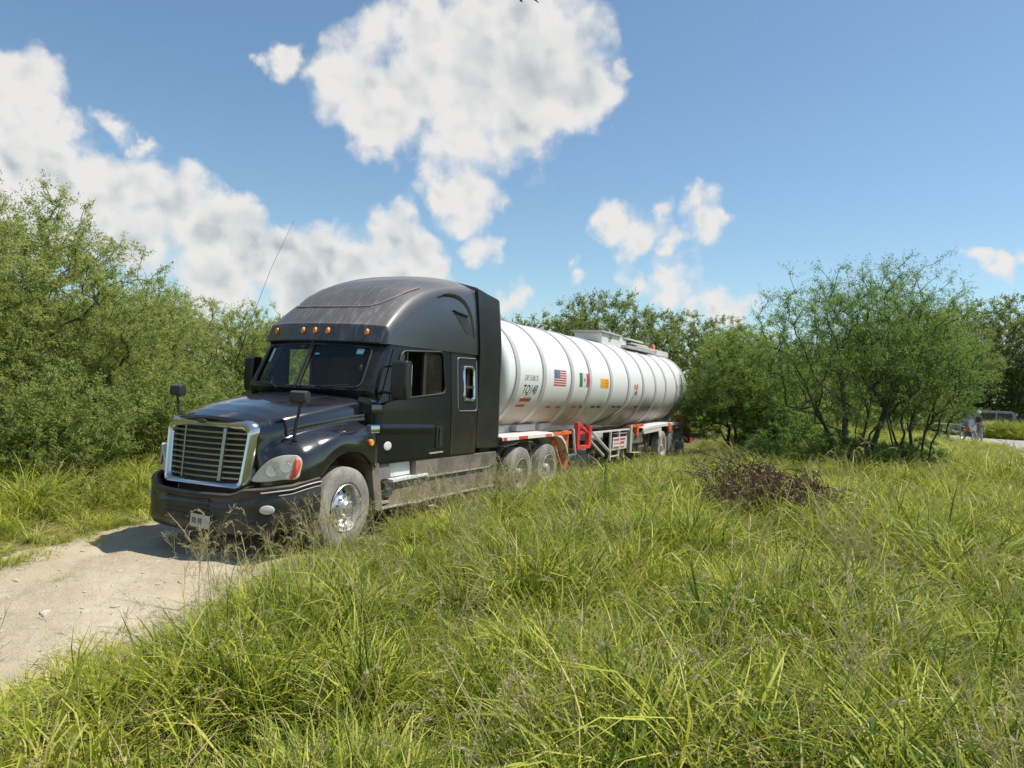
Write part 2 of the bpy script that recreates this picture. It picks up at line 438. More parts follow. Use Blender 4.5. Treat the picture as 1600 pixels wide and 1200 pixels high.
class Geo:
    """collects shapes into one mesh"""
    def __init__(s): s.v = []; s.f = []

    def add(s, v, f):
        k = len(s.v); s.v += [tuple(p) for p in v]; s.f += [[i + k for i in q] for q in f]; return s

    def box(s, a, b, mat=None):
        (x0, y0, z0), (x1, y1, z1) = a, b
        v = [Vector(p) for p in ((x0, y0, z0), (x1, y0, z0), (x1, y1, z0), (x0, y1, z0), (x0, y0, z1), (x1, y0, z1), (x1, y1, z1), (x0, y1, z1))]
        if mat is not None: v = [mat @ p for p in v]
        return s.add(v, [(0, 3, 2, 1), (4, 5, 6, 7), (0, 1, 5, 4), (1, 2, 6, 5), (2, 3, 7, 6), (3, 0, 4, 7)])

    def tube(s, pts, r, n=8, cap=True):
        pts = [Vector(p) for p in pts]
        rs = r if isinstance(r, (list, tuple)) else [r] * len(pts)
        k = len(s.v)
        up = None
        for i, p in enumerate(pts):
            d = (pts[min(i + 1, len(pts) - 1)] - pts[max(i - 1, 0)]).normalized()
            if up is None:
                up = Vector((0, 0, 1)) if abs(d.z) < 0.9 else Vector((1, 0, 0))
            a = d.cross(up).normalized(); b = a.cross(d).normalized(); up = b
            for j in range(n):
                t_ = 2 * math.pi * j / n
                s.v.append(tuple(p + (a * math.cos(t_) + b * math.sin(t_)) * rs[i]))
        for i in range(len(pts) - 1):
            for j in range(n):
                s.f.append([k + i * n + j, k + i * n + (j + 1) % n, k + (i + 1) * n + (j + 1) % n, k + (i + 1) * n + j])
        if cap:
            s.f.append([k + j for j in range(n)][::-1]); s.f.append([k + (len(pts) - 1) * n + j for j in range(n)])
        return s

    def lathe(s, prof, axis='X', n=40, origin=(0, 0, 0), closed=False):
        """prof: (along axis, radius)"""
        k = len(s.v); ox, oy, oz = origin
        for (h, r) in prof:
            for j in range(n):
                a = 2 * math.pi * j / n; c, q = r * math.cos(a), r * math.sin(a)
                s.v.append({'X': (ox + h, oy + c, oz + q), 'Y': (ox + q, oy + h, oz + c), 'Z': (ox + c, oy + q, oz + h)}[axis])
        m_ = len(prof)
        for i in range(m_ if closed else m_ - 1):
            i2 = (i + 1) % m_
            for j in range(n):
                s.f.append([k + i * n + j, k + i * n + (j + 1) % n, k + i2 * n + (j + 1) % n, k + i2 * n + j])
        return s

    def loft(s, rings, closed=True, cap=True):
        k = len(s.v); n = len(rings[0])
        for r in rings: s.v += [tuple(p) for p in r]
        for i in range(len(rings) - 1):
            for j in range(n if closed else n - 1):
                s.f.append([k + i * n + j, k + i * n + (j + 1) % n, k + (i + 1) * n + (j + 1) % n, k + (i + 1) * n + j])
        if cap and closed:
            s.f.append([k + j for j in range(n)][::-1]); s.f.append([k + (len(rings) - 1) * n + j for j in range(n)])
        return s

    def prism(s, poly, axis, a, b):
        """poly in the plane across axis; X: (y,z)  Y: (x,z)  Z: (x,y)"""
        mk = {'X': lambda h, p: (h, p[0], p[1]), 'Y': lambda h, p: (p[0], h, p[1]), 'Z': lambda h, p: (p[0], p[1], h)}[axis]
        k = len(s.v); n = len(poly)
        for h in (a, b): s.v += [mk(h, p) for p in poly]
        s.f.append([k + i for i in range(n)][::-1]); s.f.append([k + n + i for i in range(n)])
        for i in range(n):
            s.f.append([k + i, k + (i + 1) % n, k + n + (i + 1) % n, k + n + i])
        return s

    def obj(s, name, mt, parent=None, smooth=False, bevel=0, fix=True):
        me = bpy.data.meshes.new(name)
        me.from_pydata(s.v, [], s.f)
        me.materials.append(M[mt] if isinstance(mt, str) else mt)
        if fix:
            bm = bmesh.new(); bm.from_mesh(me)
            bmesh.ops.recalc_face_normals(bm, faces=bm.faces)
            if bevel:
                bmesh.ops.bevel(bm, geom=[e for e in bm.edges if len(e.link_faces) == 2 and e.calc_face_angle() > 0.6], offset=bevel, segments=2, affect='EDGES', clamp_overlap=True)
            bm.to_mesh(me); bm.free()
        if smooth: smooth_mesh(me)
        me.update()
        return link(name, me, parent)


def smooth_mesh(me, ang=0.6):
    me.polygons.foreach_set('use_smooth', [True] * len(me.polygons))
    try:
        me.set_sharp_from_angle(angle=ang)
    except Exception:
        pass


def rounded(poly, r, n=4):
    out = []
    m_ = len(poly)
    for i, p in enumerate(poly):
        p = Vector(p); a = Vector(poly[i - 1]) - p; b = Vector(poly[(i + 1) % m_]) - p
        rr_ = min(r[i] if isinstance(r, (list, tuple)) else r, a.length * 0.49, b.length * 0.49)
        p0 = p + a.normalized() * rr_; p1 = p + b.normalized() * rr_
        for k in range(n + 1):
            t_ = k / n
            out.append(tuple(p0 * (1 - t_) ** 2 + p * 2 * t_ * (1 - t_) + p1 * t_ ** 2))
    return out


def geo_me(g):
    me = bpy.data.meshes.new('tmp'); me.from_pydata(g.v, [], g.f)
    bm = bmesh.new(); bm.from_mesh(me); bmesh.ops.recalc_face_normals(bm, faces=bm.faces)
    bm.to_mesh(me); bm.free()
    return me


def boolean(g, cutters, op='DIFFERENCE'):
    """returns a new mesh = g (op) cutters"""
    a = bpy.data.objects.new('a', geo_me(g)); COL.objects.link(a)
    tmp = [a]
    for c, o_ in ([(c, op) for c in cutters] if not isinstance(cutters[0], tuple) else cutters):
        b = bpy.data.objects.new('b', geo_me(c)); COL.objects.link(b); tmp.append(b)
        md = a.modifiers.new('m', 'BOOLEAN'); md.object = b; md.operation = o_; md.solver = 'EXACT'
    dg = bpy.context.evaluated_depsgraph_get(); dg.update()
    me = bpy.data.meshes.new_from_object(a.evaluated_get(dg))
    for o in tmp: bpy.data.objects.remove(o)
    return me


def finish(me, name, mt, parent=None, smooth=True, bevel=0.0):
    me.name = name
    me.materials.clear(); me.materials.append(M[mt])
    if bevel:
        bm = bmesh.new(); bm.from_mesh(me)
        bmesh.ops.remove_doubles(bm, verts=bm.verts, dist=0.0005)
        bmesh.ops.bevel(bm, geom=[e for e in bm.edges if len(e.link_faces) == 2 and e.calc_face_angle() > 0.9], offset=bevel, segments=2, affect='EDGES', clamp_overlap=True)
        bm.to_mesh(me); bm.free()
    if smooth: smooth_mesh(me)
    return link(name, me, parent)


def lerp_table(tab, y):
    """Catmull-Rom through table rows (y, *values)"""
    ys = [r[0] for r in tab]
    i = max(0, min(len(ys) - 2, int(np.searchsorted(ys, y, 'right')) - 1))
    t_ = (y - ys[i]) / (ys[i + 1] - ys[i]); t_ = min(max(t_, 0), 1)
    A = np.array
    p0, p1, p2, p3 = (A(tab[max(i - 1, 0)][1:], float), A(tab[i][1:], float), A(tab[i + 1][1:], float), A(tab[min(i + 2, len(tab) - 1)][1:], float))
    return 0.5 * ((2 * p1) + (-p0 + p2) * t_ + (2 * p0 - 5 * p1 + 4 * p2 - p3) * t_ ** 2 + (-p0 + 3 * p1 - 3 * p2 + p3) * t_ ** 3)


# ------------------------------------------------------------------ terrain
def sstep(x, a, b):
    t_ = np.clip((x - a) / (b - a), 0, 1); return t_ * t_ * (3 - 2 * t_)


def vnoise(x, y, seed=0):
    x = np.asarray(x, float); y = np.asarray(y, float)
    xi = np.floor(x).astype(np.int64); yi = np.floor(y).astype(np.int64); fx = x - xi; fy = y - yi
    fx = fx * fx * (3 - 2 * fx); fy = fy * fy * (3 - 2 * fy)

    def h(i, j):
        n = (i * 374761393 + j * 668265263 + seed * 1442695041) & 0xffffffff
        n = ((n ^ (n >> 13)) * 1274126177) & 0xffffffff
        return ((n ^ (n >> 16)) & 0xffff) / 65535.0
    return (h(xi, yi) * (1 - fx) * (1 - fy) + h(xi + 1, yi) * fx * (1 - fy) + h(xi, yi + 1) * (1 - fx) * fy + h(xi + 1, yi + 1) * fx * fy)


def fbm(x, y, seed=0, o=3):
    s_ = 0; a = 0.5
    for k in range(o):
        s_ = s_ + a * vnoise(np.asarray(x) * 2 ** k, np.asarray(y) * 2 ** k, seed + k); a *= 0.5
    return s_ / (1 - 0.5 ** o)


def track_edges(y):
    L = np.interp(y, [-30, -12, -6, -4, -2.93, -2.07, -1.31, 0.1, 4, 60], [6, 2.2, 0.5, -0.35, -1.0, -1.6, -1.95, -2.3, -2.2, -2.6])
    R = np.interp(y, [-30, -12, -6, -5.2, -4.6, -3.9, -2.9, -1.8, -0.5, 1, 4, 60], [12, 5.2, 3.2, 2.7, 2.4, 2.3, 2.2, 1.75, 1.15, .75, .7, .7])
    return L, R


def gz(x, y):
    x = np.asarray(x, float); y = np.asarray(y, float)
    L, R = track_edges(y)
    z = 0.18 * sstep(x - R, 0.1, 3.0) + 0.25 * sstep(L - x, 0.2, 4.0)
    z = z + (fbm(x * 0.5, y * 0.5, 3) - 0.5) * 0.14 * np.maximum(sstep(x - R, 0.2, 1.5), sstep(L - x, 0.2, 1.5))
    rut = np.exp(-((x - (L + R) / 2 - 0.95) / 0.22) ** 2) + np.exp(-((x - (L + R) / 2 + 0.95) / 0.22) ** 2)
    inside = sstep(x - L, 0, 0.3) * sstep(R - x, 0, 0.3)
    z = z + inside * (0.07 * fbm(x * 1.6, y * 1.6, 11) + 0.035 * fbm(x * 7, y * 7, 13, 2) - 0.055 - 0.055 * rut)
    return z


def grid_mesh(name, xs, ys, zf, mt, mask=None, dz=0.0):
    X, Y = np.meshgrid(xs, ys)
    Z = zf(X, Y) + dz
    v = np.stack([X, Y, Z], -1).reshape(-1, 3)
    nx, ny = len(xs), len(ys)
    i, j = np.meshgrid(np.arange(nx - 1), np.arange(ny - 1))
    k = (j * nx + i).reshape(-1)
    f = np.stack([k, k + 1, k + nx + 1, k + nx], -1)
    if mask is not None:
        cx = X.reshape(-1)[f].mean(1); cy = Y.reshape(-1)[f].mean(1); f = f[mask(cx, cy)]
    me = bpy.data.meshes.new(name); me.from_pydata(v.tolist(), [], f.tolist())
    me.materials.append(M[mt]); me.polygons.foreach_set('use_smooth', [True] * len(me.polygons)); me.update()
    return link(name, me)


def axis(parts):
    out = []
    for a, b, s_ in parts: out += list(np.arange(a, b, s_))
    return np.array(out + [parts[-1][1]])


gx = axis([(-2500, -500, 400), (-500, -80, 70), (-80, -20, 6), (-20, -6, 1.0), (-6, 12, 0.16), (12, 30, 1.0), (30, 100, 6), (100, 600, 80), (600, 2500, 400)])
gy = axis([(-600, -60, 90), (-60, -14, 5), (-14, 8, 0.16), (8, 40, 0.8), (40, 120, 5), (120, 600, 60), (600, 3000, 400)])
def gz_under(x, y):
    L, R = track_edges(y)
    return gz(x, y) - 0.09 * sstep(x - L, .45, .8) * sstep(R - x, .45, .8) * ((y > -25) & (y < 40))


tag(grid_mesh('ground', gx, gy, gz_under, 'field'), kind='structure')


def in_track(x, y, pad=0.0):
    L, R = track_edges(y)
    e = (fbm(x * 1.3 + 5, y * 1.3, 21) - 0.5) * 0.7
    return (x > L + e - pad) & (x < R + e + pad) & (y > -25) & (y < 40)


tag(grid_mesh('dirt_track', axis([(-4, 6, 0.08)]), axis([(-14, 22, 0.08)]), gz, 'soil', in_track, 0.006), kind='structure')

# side road far right, pale gravel, a strip crossing behind the trees
road = np.array([(13.6, 25), (12.9, 34), (11.2, 41), (8, 46.0), (0, 50), (-20, 54), (-20, 62), (2, 58), (11.5, 54.5), (17, 54), (22, 50), (26, 40), (28, 25)])
g_ = Geo(); g_.add([(a, b, 0.27) for a, b in road], [list(range(len(road)))])
tag(g_.obj('side_road', 'gravel'), kind='structure')


# ================================================================== TRACTOR
truck = thing('semi_truck', 'black dusty highway tractor with high roof sleeper and chrome grille on dirt track', 'truck')


# ---- wheels
def tyre_profile(R, W, rim):
    h = W / 2
    return [(-h * 0.70, rim), (-h * 0.95, rim + 0.03), (-h * 1.02, (R + rim) / 2), (-h * 0.97, R - 0.045), (-h * 0.84, R - 0.008),
            (-h * 0.56, R), (-h * 0.54, R - 0.014), (-h * 0.48, R - 0.014), (-h * 0.46, R),
            (-h * 0.2, R + .002), (-h * 0.18, R - 0.014), (-h * 0.12, R - 0.014), (-h * 0.1, R + .002),
            (h * 0.1, R + .002), (h * 0.12, R - 0.014), (h * 0.18, R - 0.014), (h * 0.2, R + .002),
            (h * 0.46, R), (h * 0.48, R - 0.014), (h * 0.54, R - 0.014), (h * 0.56, R),
            (h * 0.84, R - 0.008), (h * 0.97, R - 0.045), (h * 1.02, (R + rim) / 2), (h * 1.0, rim + 0.07), (h * 0.95, rim + 0.03), (h * 0.70, rim)]


def disc_with_holes(x0, r0, r1, nh, rc, rh, dish=0.0):
    """annulus in plane X=x0 from r0 to r1 with nh hand holes"""
    g = Geo(); n = 120; rad = np.linspace(r0, r1, 9)
    def X(r): return x0 + dish * ((r1 - r) / (r1 - r0)) ** 1.5
    for r in rad:
        for j in range(n):
            a = 2 * math.pi * j / n
            g.v.append((X(r), r * math.cos(a), r * math.sin(a)))
    for i in range(len(rad) - 1):
        for j in range(n):
            rm = (rad[i] + rad[i + 1]) / 2; a = 2 * math.pi * (j + .5) / n
            k = round(a / (2 * math.pi / nh)); da = a - k * 2 * math.pi / nh
            if ((rm - rc) ** 2 + (da * rc) ** 2) ** 0.5 < rh: continue
            g.f.append([i * n + j, i * n + (j + 1) % n, (i + 1) * n + (j + 1) % n, (i + 1) * n + j])
    return g


def mesh_only(g, mt, smooth=True):
    o = g.obj('tmp', mt, None, smooth)
    me = o.data; bpy.data.objects.remove(o); return me


def wheel(parent, x, y, z, R, side, meshes, label=None, name='wheel'):
    e = bpy.data.objects.new(name, None); COL.objects.link(e)
    e.parent = parent; e.matrix_parent_inverse = world_of(parent).inverted()
    e.location = (x, y, z); e.rotation_euler = (random.uniform(0, 6), 0, 0 if side > 0 else math.pi)
    e.empty_display_size = 0.2
    if label: e['label'] = label
    for nm, me in meshes:
        c = bpy.data.objects.new(nm, me); COL.objects.link(c); c.parent = e
    return e


RT = 0.515
st_tyre = mesh_only(Geo().lathe(tyre_profile(RT, 0.28, 0.295), n=64), 'rubber')
rim_g = Geo().lathe([(0.135, 0.305), (0.142, 0.298), (0.12, 0.285), (0.03, 0.272), (0.02, 0.262)], n=48)
d_ = disc_with_holes(0.03, 0.10, 0.262, 10, 0.205, 0.031, dish=0.085)
rim_g.add(d_.v, d_.f)
rim_g.lathe([(0.115, 0.10), (0.155, 0.088), (0.17, 0.07), (0.175, 0.0)], n=32)
st_rim = mesh_only(rim_g, 'alu')
st_nut = []
for k in range(10):
    a = 2 * math.pi * (k + .5) / 10
    st_nut.append(mesh_only(Geo().lathe([(0.09, 0.016), (0.125, 0.015), (0.13, 0.008), (0.131, 0.0)], n=6, origin=(0, 0.143 * math.cos(a), 0.143 * math.sin(a))), 'chrome', False))
drum = mesh_only(Geo().lathe([(-0.12, 0.25), (0.0, 0.25), (0.0, 0.0)], n=24), 'dirtydark')
STEER = [('tyre', st_tyre), ('rim', st_rim), ('brake_drum', drum)] + [('wheel_nut', m_) for m_ in st_nut]
for me in (): pass
dr_tyre = Geo().lathe(tyre_profile(0.51, 0.27, 0.295), n=64)
dr_in = mesh_only(Geo().lathe([(h - 0.33, r) for h, r in tyre_profile(0.51, 0.27, 0.295)], n=48), 'rubber')
dr_tyre = mesh_only(dr_tyre, 'rubber')
g_ = Geo().lathe([(0.13, 0.305), (0.137, 0.297), (0.12, 0.287), (-0.03, 0.272), (-0.08, 0.255)], n=48)
d_ = disc_with_holes(-0.08, 0.13, 0.255, 10, 0.21, 0.028, dish=-0.03)
g_.add(d_.v, d_.f)
g_.lathe([(-0.11, 0.13), (-0.02, 0.12), (0.10, 0.105), (0.13, 0.09), (0.135, 0.0)], n=32)
dr_rim = mesh_only(g_, 'alu_dull')
DUAL = [('tyre', dr_tyre), ('inner_tyre', dr_in), ('rim', dr_rim), ('brake_drum', mesh_only(Geo().lathe([(-0.3, 0.25), (-0.14, 0.25), (-0.14, 0.0)], n=24), 'dirtydark'))]
for s in (1, -1):
    wheel(truck, s * 1.07, 0.0, RT, RT, s, STEER, 'steer wheel with polished aluminium rim and dusty tyre')
for y in (5.33, 6.65):
    for s in (1, -1):
        wheel(truck, s * 1.085, y, 0.51, 0.51, s, DUAL, 'dual drive wheel caked in pale dust')

# ---- chassis
g_ = Geo()
for s in (1, -1):
    g_.box((s * 0.40 - 0.04, -0.9, 0.72), (s * 0.40 + 0.04, 7.4, 0.98))
for y in (1.2, 2.6, 4.4, 5.9, 7.3): g_.box((-0.37, y - .04, .76), (0.37, y + .04, .94))
g_.obj('chassis_frame', 'chassis', truck, bevel=0.006)
for y in (0.0, 5.33, 6.65):
    r_ = .075 if y == 0 else .08
    Geo().lathe([(-.9, 0), (-.9, r_), (-.2, r_), (0, r_ if y == 0 else .21), (.2, r_), (.9, r_), (.9, 0)], origin=(0, y, .51), n=16).obj('axle', 'chassis', truck, True)
Geo().lathe([(1.02, 0.1), (1.02, 0.46), (1.07, 0.5), (1.11, 0.46), (1.12, 0.1)], axis='Z', origin=(0, 5.95, 0), n=28).obj('fifth_wheel', 'dirtydark', truck, True)
# air and battery gear seen between the skirt and the drive wheels
g_ = Geo().box((0.55, 4.32, 0.42), (1.02, 4.62, 0.86))
g_.tube([(0.62, 4.50, 0.98), (0.62, 4.95, 0.98)], 0.11, 12)
g_.obj('air_tank', 'chassis', truck, bevel=0.01)
for s in (1,):
    g_ = Geo().prism([(4.62, 1.055), (5.22, 1.085), (5.22, 1.10), (4.62, 1.07)], 'X', 0.62, 1.16)
    g_.obj('deck_plate', 'alu_dull', truck)
for y in (4.62, 4.70, 4.78):
    g_ = Geo().tube([(0.15 + (y - 4.6) * 2, 3.75, 1.75), (0.2, y - .3, 1.35), (0.4, y, 1.12), (0.35, y + .5, 1.18), (0.3, 5.4, 1.3)], 0.016, 6)
    g_.obj('air_line', 'chassis', truck, True)
Geo().tube([(0.5, 3.75, 1.6), (0.6, 4.4, 1.18), (0.8, 4.75, 1.16), (0.7, 5.1, 1.25), (0.5, 5.3, 1.3)], 0.02, 8).obj('power_cable', simple('green_cable', (0.25, 0.5, 0.12), 0.5), truck, True)

# ---- hood with fenders: cross sections from the grille back to the cowl
ARC, ARZ, ARR = 0.07, 0.56, 0.665
HT = [  # y, then x,z for nine points from the centre line to the fender's lower edge
    (-1.08, 0, 1.625, .33, 1.615, .60, 1.575, .69, 1.48, .70, 1.28, .715, 1.10, .74, .99, .76, .90, .765, .80),
    (-1.02, 0, 1.655, .34, 1.645, .64, 1.595, .725, 1.49, .745, 1.31, .81, 1.18, .865, 1.08, .88, .96, .885, .84),
    (-.92, 0, 1.70, .36, 1.69, .69, 1.625, .785, 1.51, .81, 1.37, .91, 1.265, .99, 1.15, 1.01, 1.02, 1.015, .88),
    (-.72, 0, 1.765, .38, 1.755, .755, 1.675, .845, 1.545, .865, 1.43, .99, 1.355, 1.11, 1.235, 1.145, 1.09, 1.15, .93),
    (-.45, 0, 1.825, .40, 1.81, .81, 1.725, .895, 1.59, .91, 1.49, 1.03, 1.425, 1.14, 1.315, 1.178, 1.16, 1.18, .97),
    (-.15, 0, 1.875, .42, 1.86, .855, 1.775, .935, 1.63, .95, 1.535, 1.055, 1.475, 1.155, 1.37, 1.188, 1.23, 1.19, 1.0),
    (.2, 0, 1.92, .44, 1.905, .895, 1.83, .97, 1.68, .985, 1.575, 1.07, 1.515, 1.155, 1.41, 1.185, 1.27, 1.19, 1.1),
    (.5, 0, 1.95, .46, 1.935, .925, 1.87, 1.0, 1.715, 1.012, 1.60, 1.08, 1.54, 1.15, 1.43, 1.172, 1.28, 1.172, 1.05),
    (.66, 0, 1.96, .46, 1.945, .94, 1.885, 1.01, 1.73, 1.022, 1.61, 1.082, 1.545, 1.145, 1.43, 1.165, 1.28, 1.165, 1.0)]


def hood_section(y, sub=5):
    r = lerp_table(HT, y).reshape(-1, 2)
    zb = 0.0
    if abs(y - ARC) < ARR:
        zb = ARZ + math.sqrt(ARR ** 2 - (y - ARC) ** 2)
    pts = [(0, *r[0])] + [(i, *q) for i, q in enumerate(r)][1:]
    out = []
    n = len(r)
    for i in range(n - 1):
        p0, p1, p2, p3 = r[max(i - 1, 0)], r[i], r[i + 1], r[min(i + 2, n - 1)]
        if i == 0: p0 = np.array([-p2[0], p2[1]])
        for k in range(sub):
            t_ = k / sub
            out.append(0.5 * ((2 * p1) + (-p0 + p2) * t_ + (2 * p0 - 5 * p1 + 4 * p2 - p3) * t_ ** 2 + (-p0 + 3 * p1 - 3 * p2 + p3) * t_ ** 3))
    out.append(r[-1])
    out = np.array(out)
    if zb > 0:
        # squeeze everything below the fender crest so it ends on the arch, no steep fold
        zt = out[4 * sub][1]
        low = out[:, 1] < zt
        zmin = out[-1][1]
        if zb > zmin:
            out[low, 1] = zb + (out[low, 1] - zmin) * (zt - zb) / (zt - zmin)
    return out


def hood_pt(y, x):
    """height of the hood skin at x"""
    s_ = hood_section(y)
    k = int(np.argmax(s_[:, 0] >= abs(x)))
    k = max(k, 1)
    a, b = s_[k - 1], s_[k]
    return a[1] + (b[1] - a[1]) * (abs(x) - a[0]) / max(1e-6, b[0] - a[0])


ys = np.concatenate([np.linspace(-1.08, -.6, 16), np.linspace(-.59, .66, 40)])
rings = []
for y in ys:
    s_ = hood_section(y)
    bow = -0.13 * max(0, (-0.6 - y) / 0.48)     # nose bows forward at the centre line
    L_ = [(x, y + bow * (1 - min(1, (x / 0.7) ** 2)), z) for x, z in s_]
    rings.append([(-x, yy, z) for x, yy, z in L_[::-1]] + L_[1:])
hood = Geo().loft(rings, closed=False, cap=False)
# return flange so the arch edge has depth
hood_o = hood.obj('hood', 'hoodpaint', truck, True, fix=True)
md = hood_o.modifiers.new('thick', 'SOLIDIFY'); md.thickness = 0.03; md.offset = -1
for s in (1, -1):
    g_ = Geo()
    for (y0, z0, y1, z1) in [(ARC + ARR * math.cos(a), ARZ + ARR * math.sin(a), ARC + ARR * math.cos(a + .13), ARZ + ARR * math.sin(a + .13)) for a in np.arange(0.12, math.pi - .25, 0.13)]:
        v = [(s * .62, y0, z0), (s * 1.13, y0, z0), (s * 1.13, y1, z1), (s * .62, y1, z1)]
        g_.add(v + [(x, y, z + .02) for x, y, z in v], [(0, 1, 2, 3), (4, 7, 6, 5), (0, 4, 5, 1), (2, 6, 7, 3)])
    g_.box((s * .6 - .01, -.65, .6), (s * .6 + .01, .7, 1.5))
    g_.obj('wheel_well', 'chassis', truck)
g_ = Geo()
g_.box((-0.62, -1.0, 0.45), (0.62, -0.9, 1.5)); g_.box((-.5, -.9, .5), (.5, .6, 1.3))
g_.obj('radiator', 'chassis', truck)
# hood centre crease lines
for s in (1, -1):
    g_ = Geo().tube([(s * (0.47 + 0.10 * k / 12), -1.0 + 1.55 * k / 12, hood_pt(-1.0 + 1.55 * k / 12, 0.47 + 0.10 * k / 12) - 0.004) for k in range(13)], 0.009, 6)
    g_.obj('hood_crease', 'hoodpaint', truck, True)

# ---- grille: chrome surround, nine slats, two uprights
def plan_nose(x, z):
    """front face of the nose at lateral x, height z"""
    return -1.315 + 0.07 * (z - 0.8) / 0.8 + 0.115 * (abs(x) / 0.66) ** 2.0


outer = rounded([(-.655, .80), (.655, .80), (.715, 1.585), (-.715, 1.585)], [.09, .09, .14, .14], 8)
inner = rounded([(-.545, .885), (.545, .885), (.595, 1.475), (-.595, 1.475)], [.06, .06, .09, .09], 8)
rings = []
def ring_at(t_, dy, dz=0.0):
    out = []
    for (a, b) in zip(outer, inner):
        x = a[0] * (1 - t_) + b[0] * t_; z = a[1] * (1 - t_) + b[1] * t_
        # crown of the surround rises at the middle of its top edge
        z += 0.045 * (1 - (x / .72) ** 2) * (1 if z > 1.3 else -0.5) * (1 - t_ * 0.6)
        out.append((x, plan_nose(x, z) + dy, z))
    return out


rings = [ring_at(-0.02, 0.16), ring_at(0.0, 0.06), ring_at(0.12, 0.006), ring_at(0.35, -0.015), ring_at(0.65, -0.008), ring_at(0.9, 0.02), ring_at(1.0, 0.05), ring_at(1.03, 0.10)]
Geo().loft(rings, cap=False).obj('grille_surround', 'chrome', truck, True)
for k in range(9):
    z = 0.925 + k * 0.0655
    xw = 0.545 + 0.05 * (z - .885) / .59
    g_ = Geo()
    rr_ = []
    for x in np.linspace(-xw, xw, 17):
        y0 = plan_nose(x, z)
        rr_.append([(x, y0 + 0.035, z + 0.009), (x, y0 + 0.075, z + 0.012), (x, y0 + 0.078, z - 0.004), (x, y0 + 0.038, z - 0.010)])
    g_.loft(rr_)
    g_.obj('grille_slat', 'slat', truck)
for x0, wd in ((-0.30, 0.012), (0.30, 0.026)):
    g_ = Geo(); rr_ = []
    for z in np.linspace(0.89, 1.50, 9):
        x = x0 * (1 + 0.1 * (z - 0.9)); y0 = plan_nose(x, z)
        rr_.append([(x - wd, y0 + .030, z), (x + wd, y0 + .026, z), (x + wd, y0 + .05, z), (x - wd, y0 + .05, z)])
    g_.loft(rr_); g_.obj('grille_upright', 'slat', truck)
Geo().loft([[(x, plan_nose(x, z) + 0.11, z) for x in np.linspace(-.60, .60, 13)] for z in (.84, 1.1, 1.3, 1.53)], closed=False).obj('grille_screen', 'seal', truck)
g_ = Geo().loft([[(a * 0.085 * k, plan_nose(0, 1.56) - 0.018 + (0.01 if k > .9 else 0), 1.572 + b * 0.026 * k) for a, b in [(math.cos(q), math.sin(q)) for q in np.linspace(0, 2 * math.pi, 21)[:-1]]] for k in (1.0, 0.85, 0.01)])
bd = g_.obj('badge', 'ink', truck, True)

# ---- headlamps
HL = [(0.68, -1.108, 0.905), (0.712, -1.096, 0.988), (0.777, -1.068, 1.081), (0.868, -1.025, 1.168), (0.965, -0.955, 1.216), (1.044, -0.871, 1.225), (1.089, -0.8, 1.209), (1.111, -0.765, 1.148), (1.105, -0.774, 1.05), (1.084, -0.809, 0.945), (0.974, -0.945, 0.932), (0.833, -1.043, 0.905)]
NRM = Vector((0.72, -0.69, 0.12)).normalized()
HP = [(.60, -1.34), (.80, -1.185), (.95, -1.06), (1.04, -.96), (1.12, -.82), (1.165, -.64)]
def refine(poly, n=4):
    """smooth closed Catmull-Rom through the outline"""
    out = []; m_ = len(poly); P = [Vector(p) for p in poly]
    for i in range(m_):
        p0, p1, p2, p3 = P[i - 1], P[i], P[(i + 1) % m_], P[(i + 2) % m_]
        for k in range(n):
            t_ = k / n
            out.append(0.5 * ((2 * p1) + (-p0 + p2) * t_ + (2 * p0 - 5 * p1 + 4 * p2 - p3) * t_ ** 2 + (-p0 + 3 * p1 - 3 * p2 + p3) * t_ ** 3))
    return out


def patch(poly, off, bulge, mir):
    P = refine(poly); c = sum(P, Vector()) / len(P)
    c2 = c + NRM * 0.035
    rings = [[p - NRM * 0.07 for p in P], [p + NRM * off for p in P]]
    for k, b in ((0.97, .6), (0.85, 1.0), (0.55, 1.2), (0.25, 1.3), (0.02, 1.3)):
        rings.append([c2 * (1 - k) + p * k + NRM * (off + bulge * b) for p in P])
    if mir < 0: rings = [[(-p[0], p[1], p[2]) for p in r] for r in rings]
    return Geo().loft(rings)


for s in (1, -1):
    lp = patch([(x * 1.006, y - 0.006, z) for x, y, z in HL], 0.012, 0.010, s).obj('headlight', 'lamp', truck, True)
    if s < 0: lp['label'] = 'far headlight on the left of the grille'
    for cx, cy, cz, r in ((0.87, -1.005, 1.03, 0.07), (0.99, -0.90, 1.07, 0.06)):
        c = Vector((cx, cy, cz)) + NRM * 0.050
        q = NRM.to_track_quat('Z', 'Y')
        g_ = Geo()
        rr_ = [[c + q @ Vector((math.cos(a) * r * k, math.sin(a) * r * k, h)) for a in np.linspace(0, 2 * math.pi, 17)[:-1]] for k, h in ((1, -0.01), (1, .001), (.94, .004), (.85, .0035), (.4, .004), (.02, .005))]
        if s < 0: rr_ = [[(-p[0], p[1], p[2]) for p in r2] for r2 in rr_]
        g_.loft(rr_); g_.obj('lamp_bowl', 'bowl', lp, True)
    mk = [(1.07, -0.832, 1.179), (1.103, -0.778, 1.148), (1.097, -0.787, 1.042), (1.072, -0.829, 0.961), (1.038, -0.878, 0.947), (1.057, -0.853, 1.067)]
    patch([(x * 1.012, y - 0.016, z) for x, y, z in mk], 0.010, 0.004, s).obj('side_marker', 'redlens', lp, True)

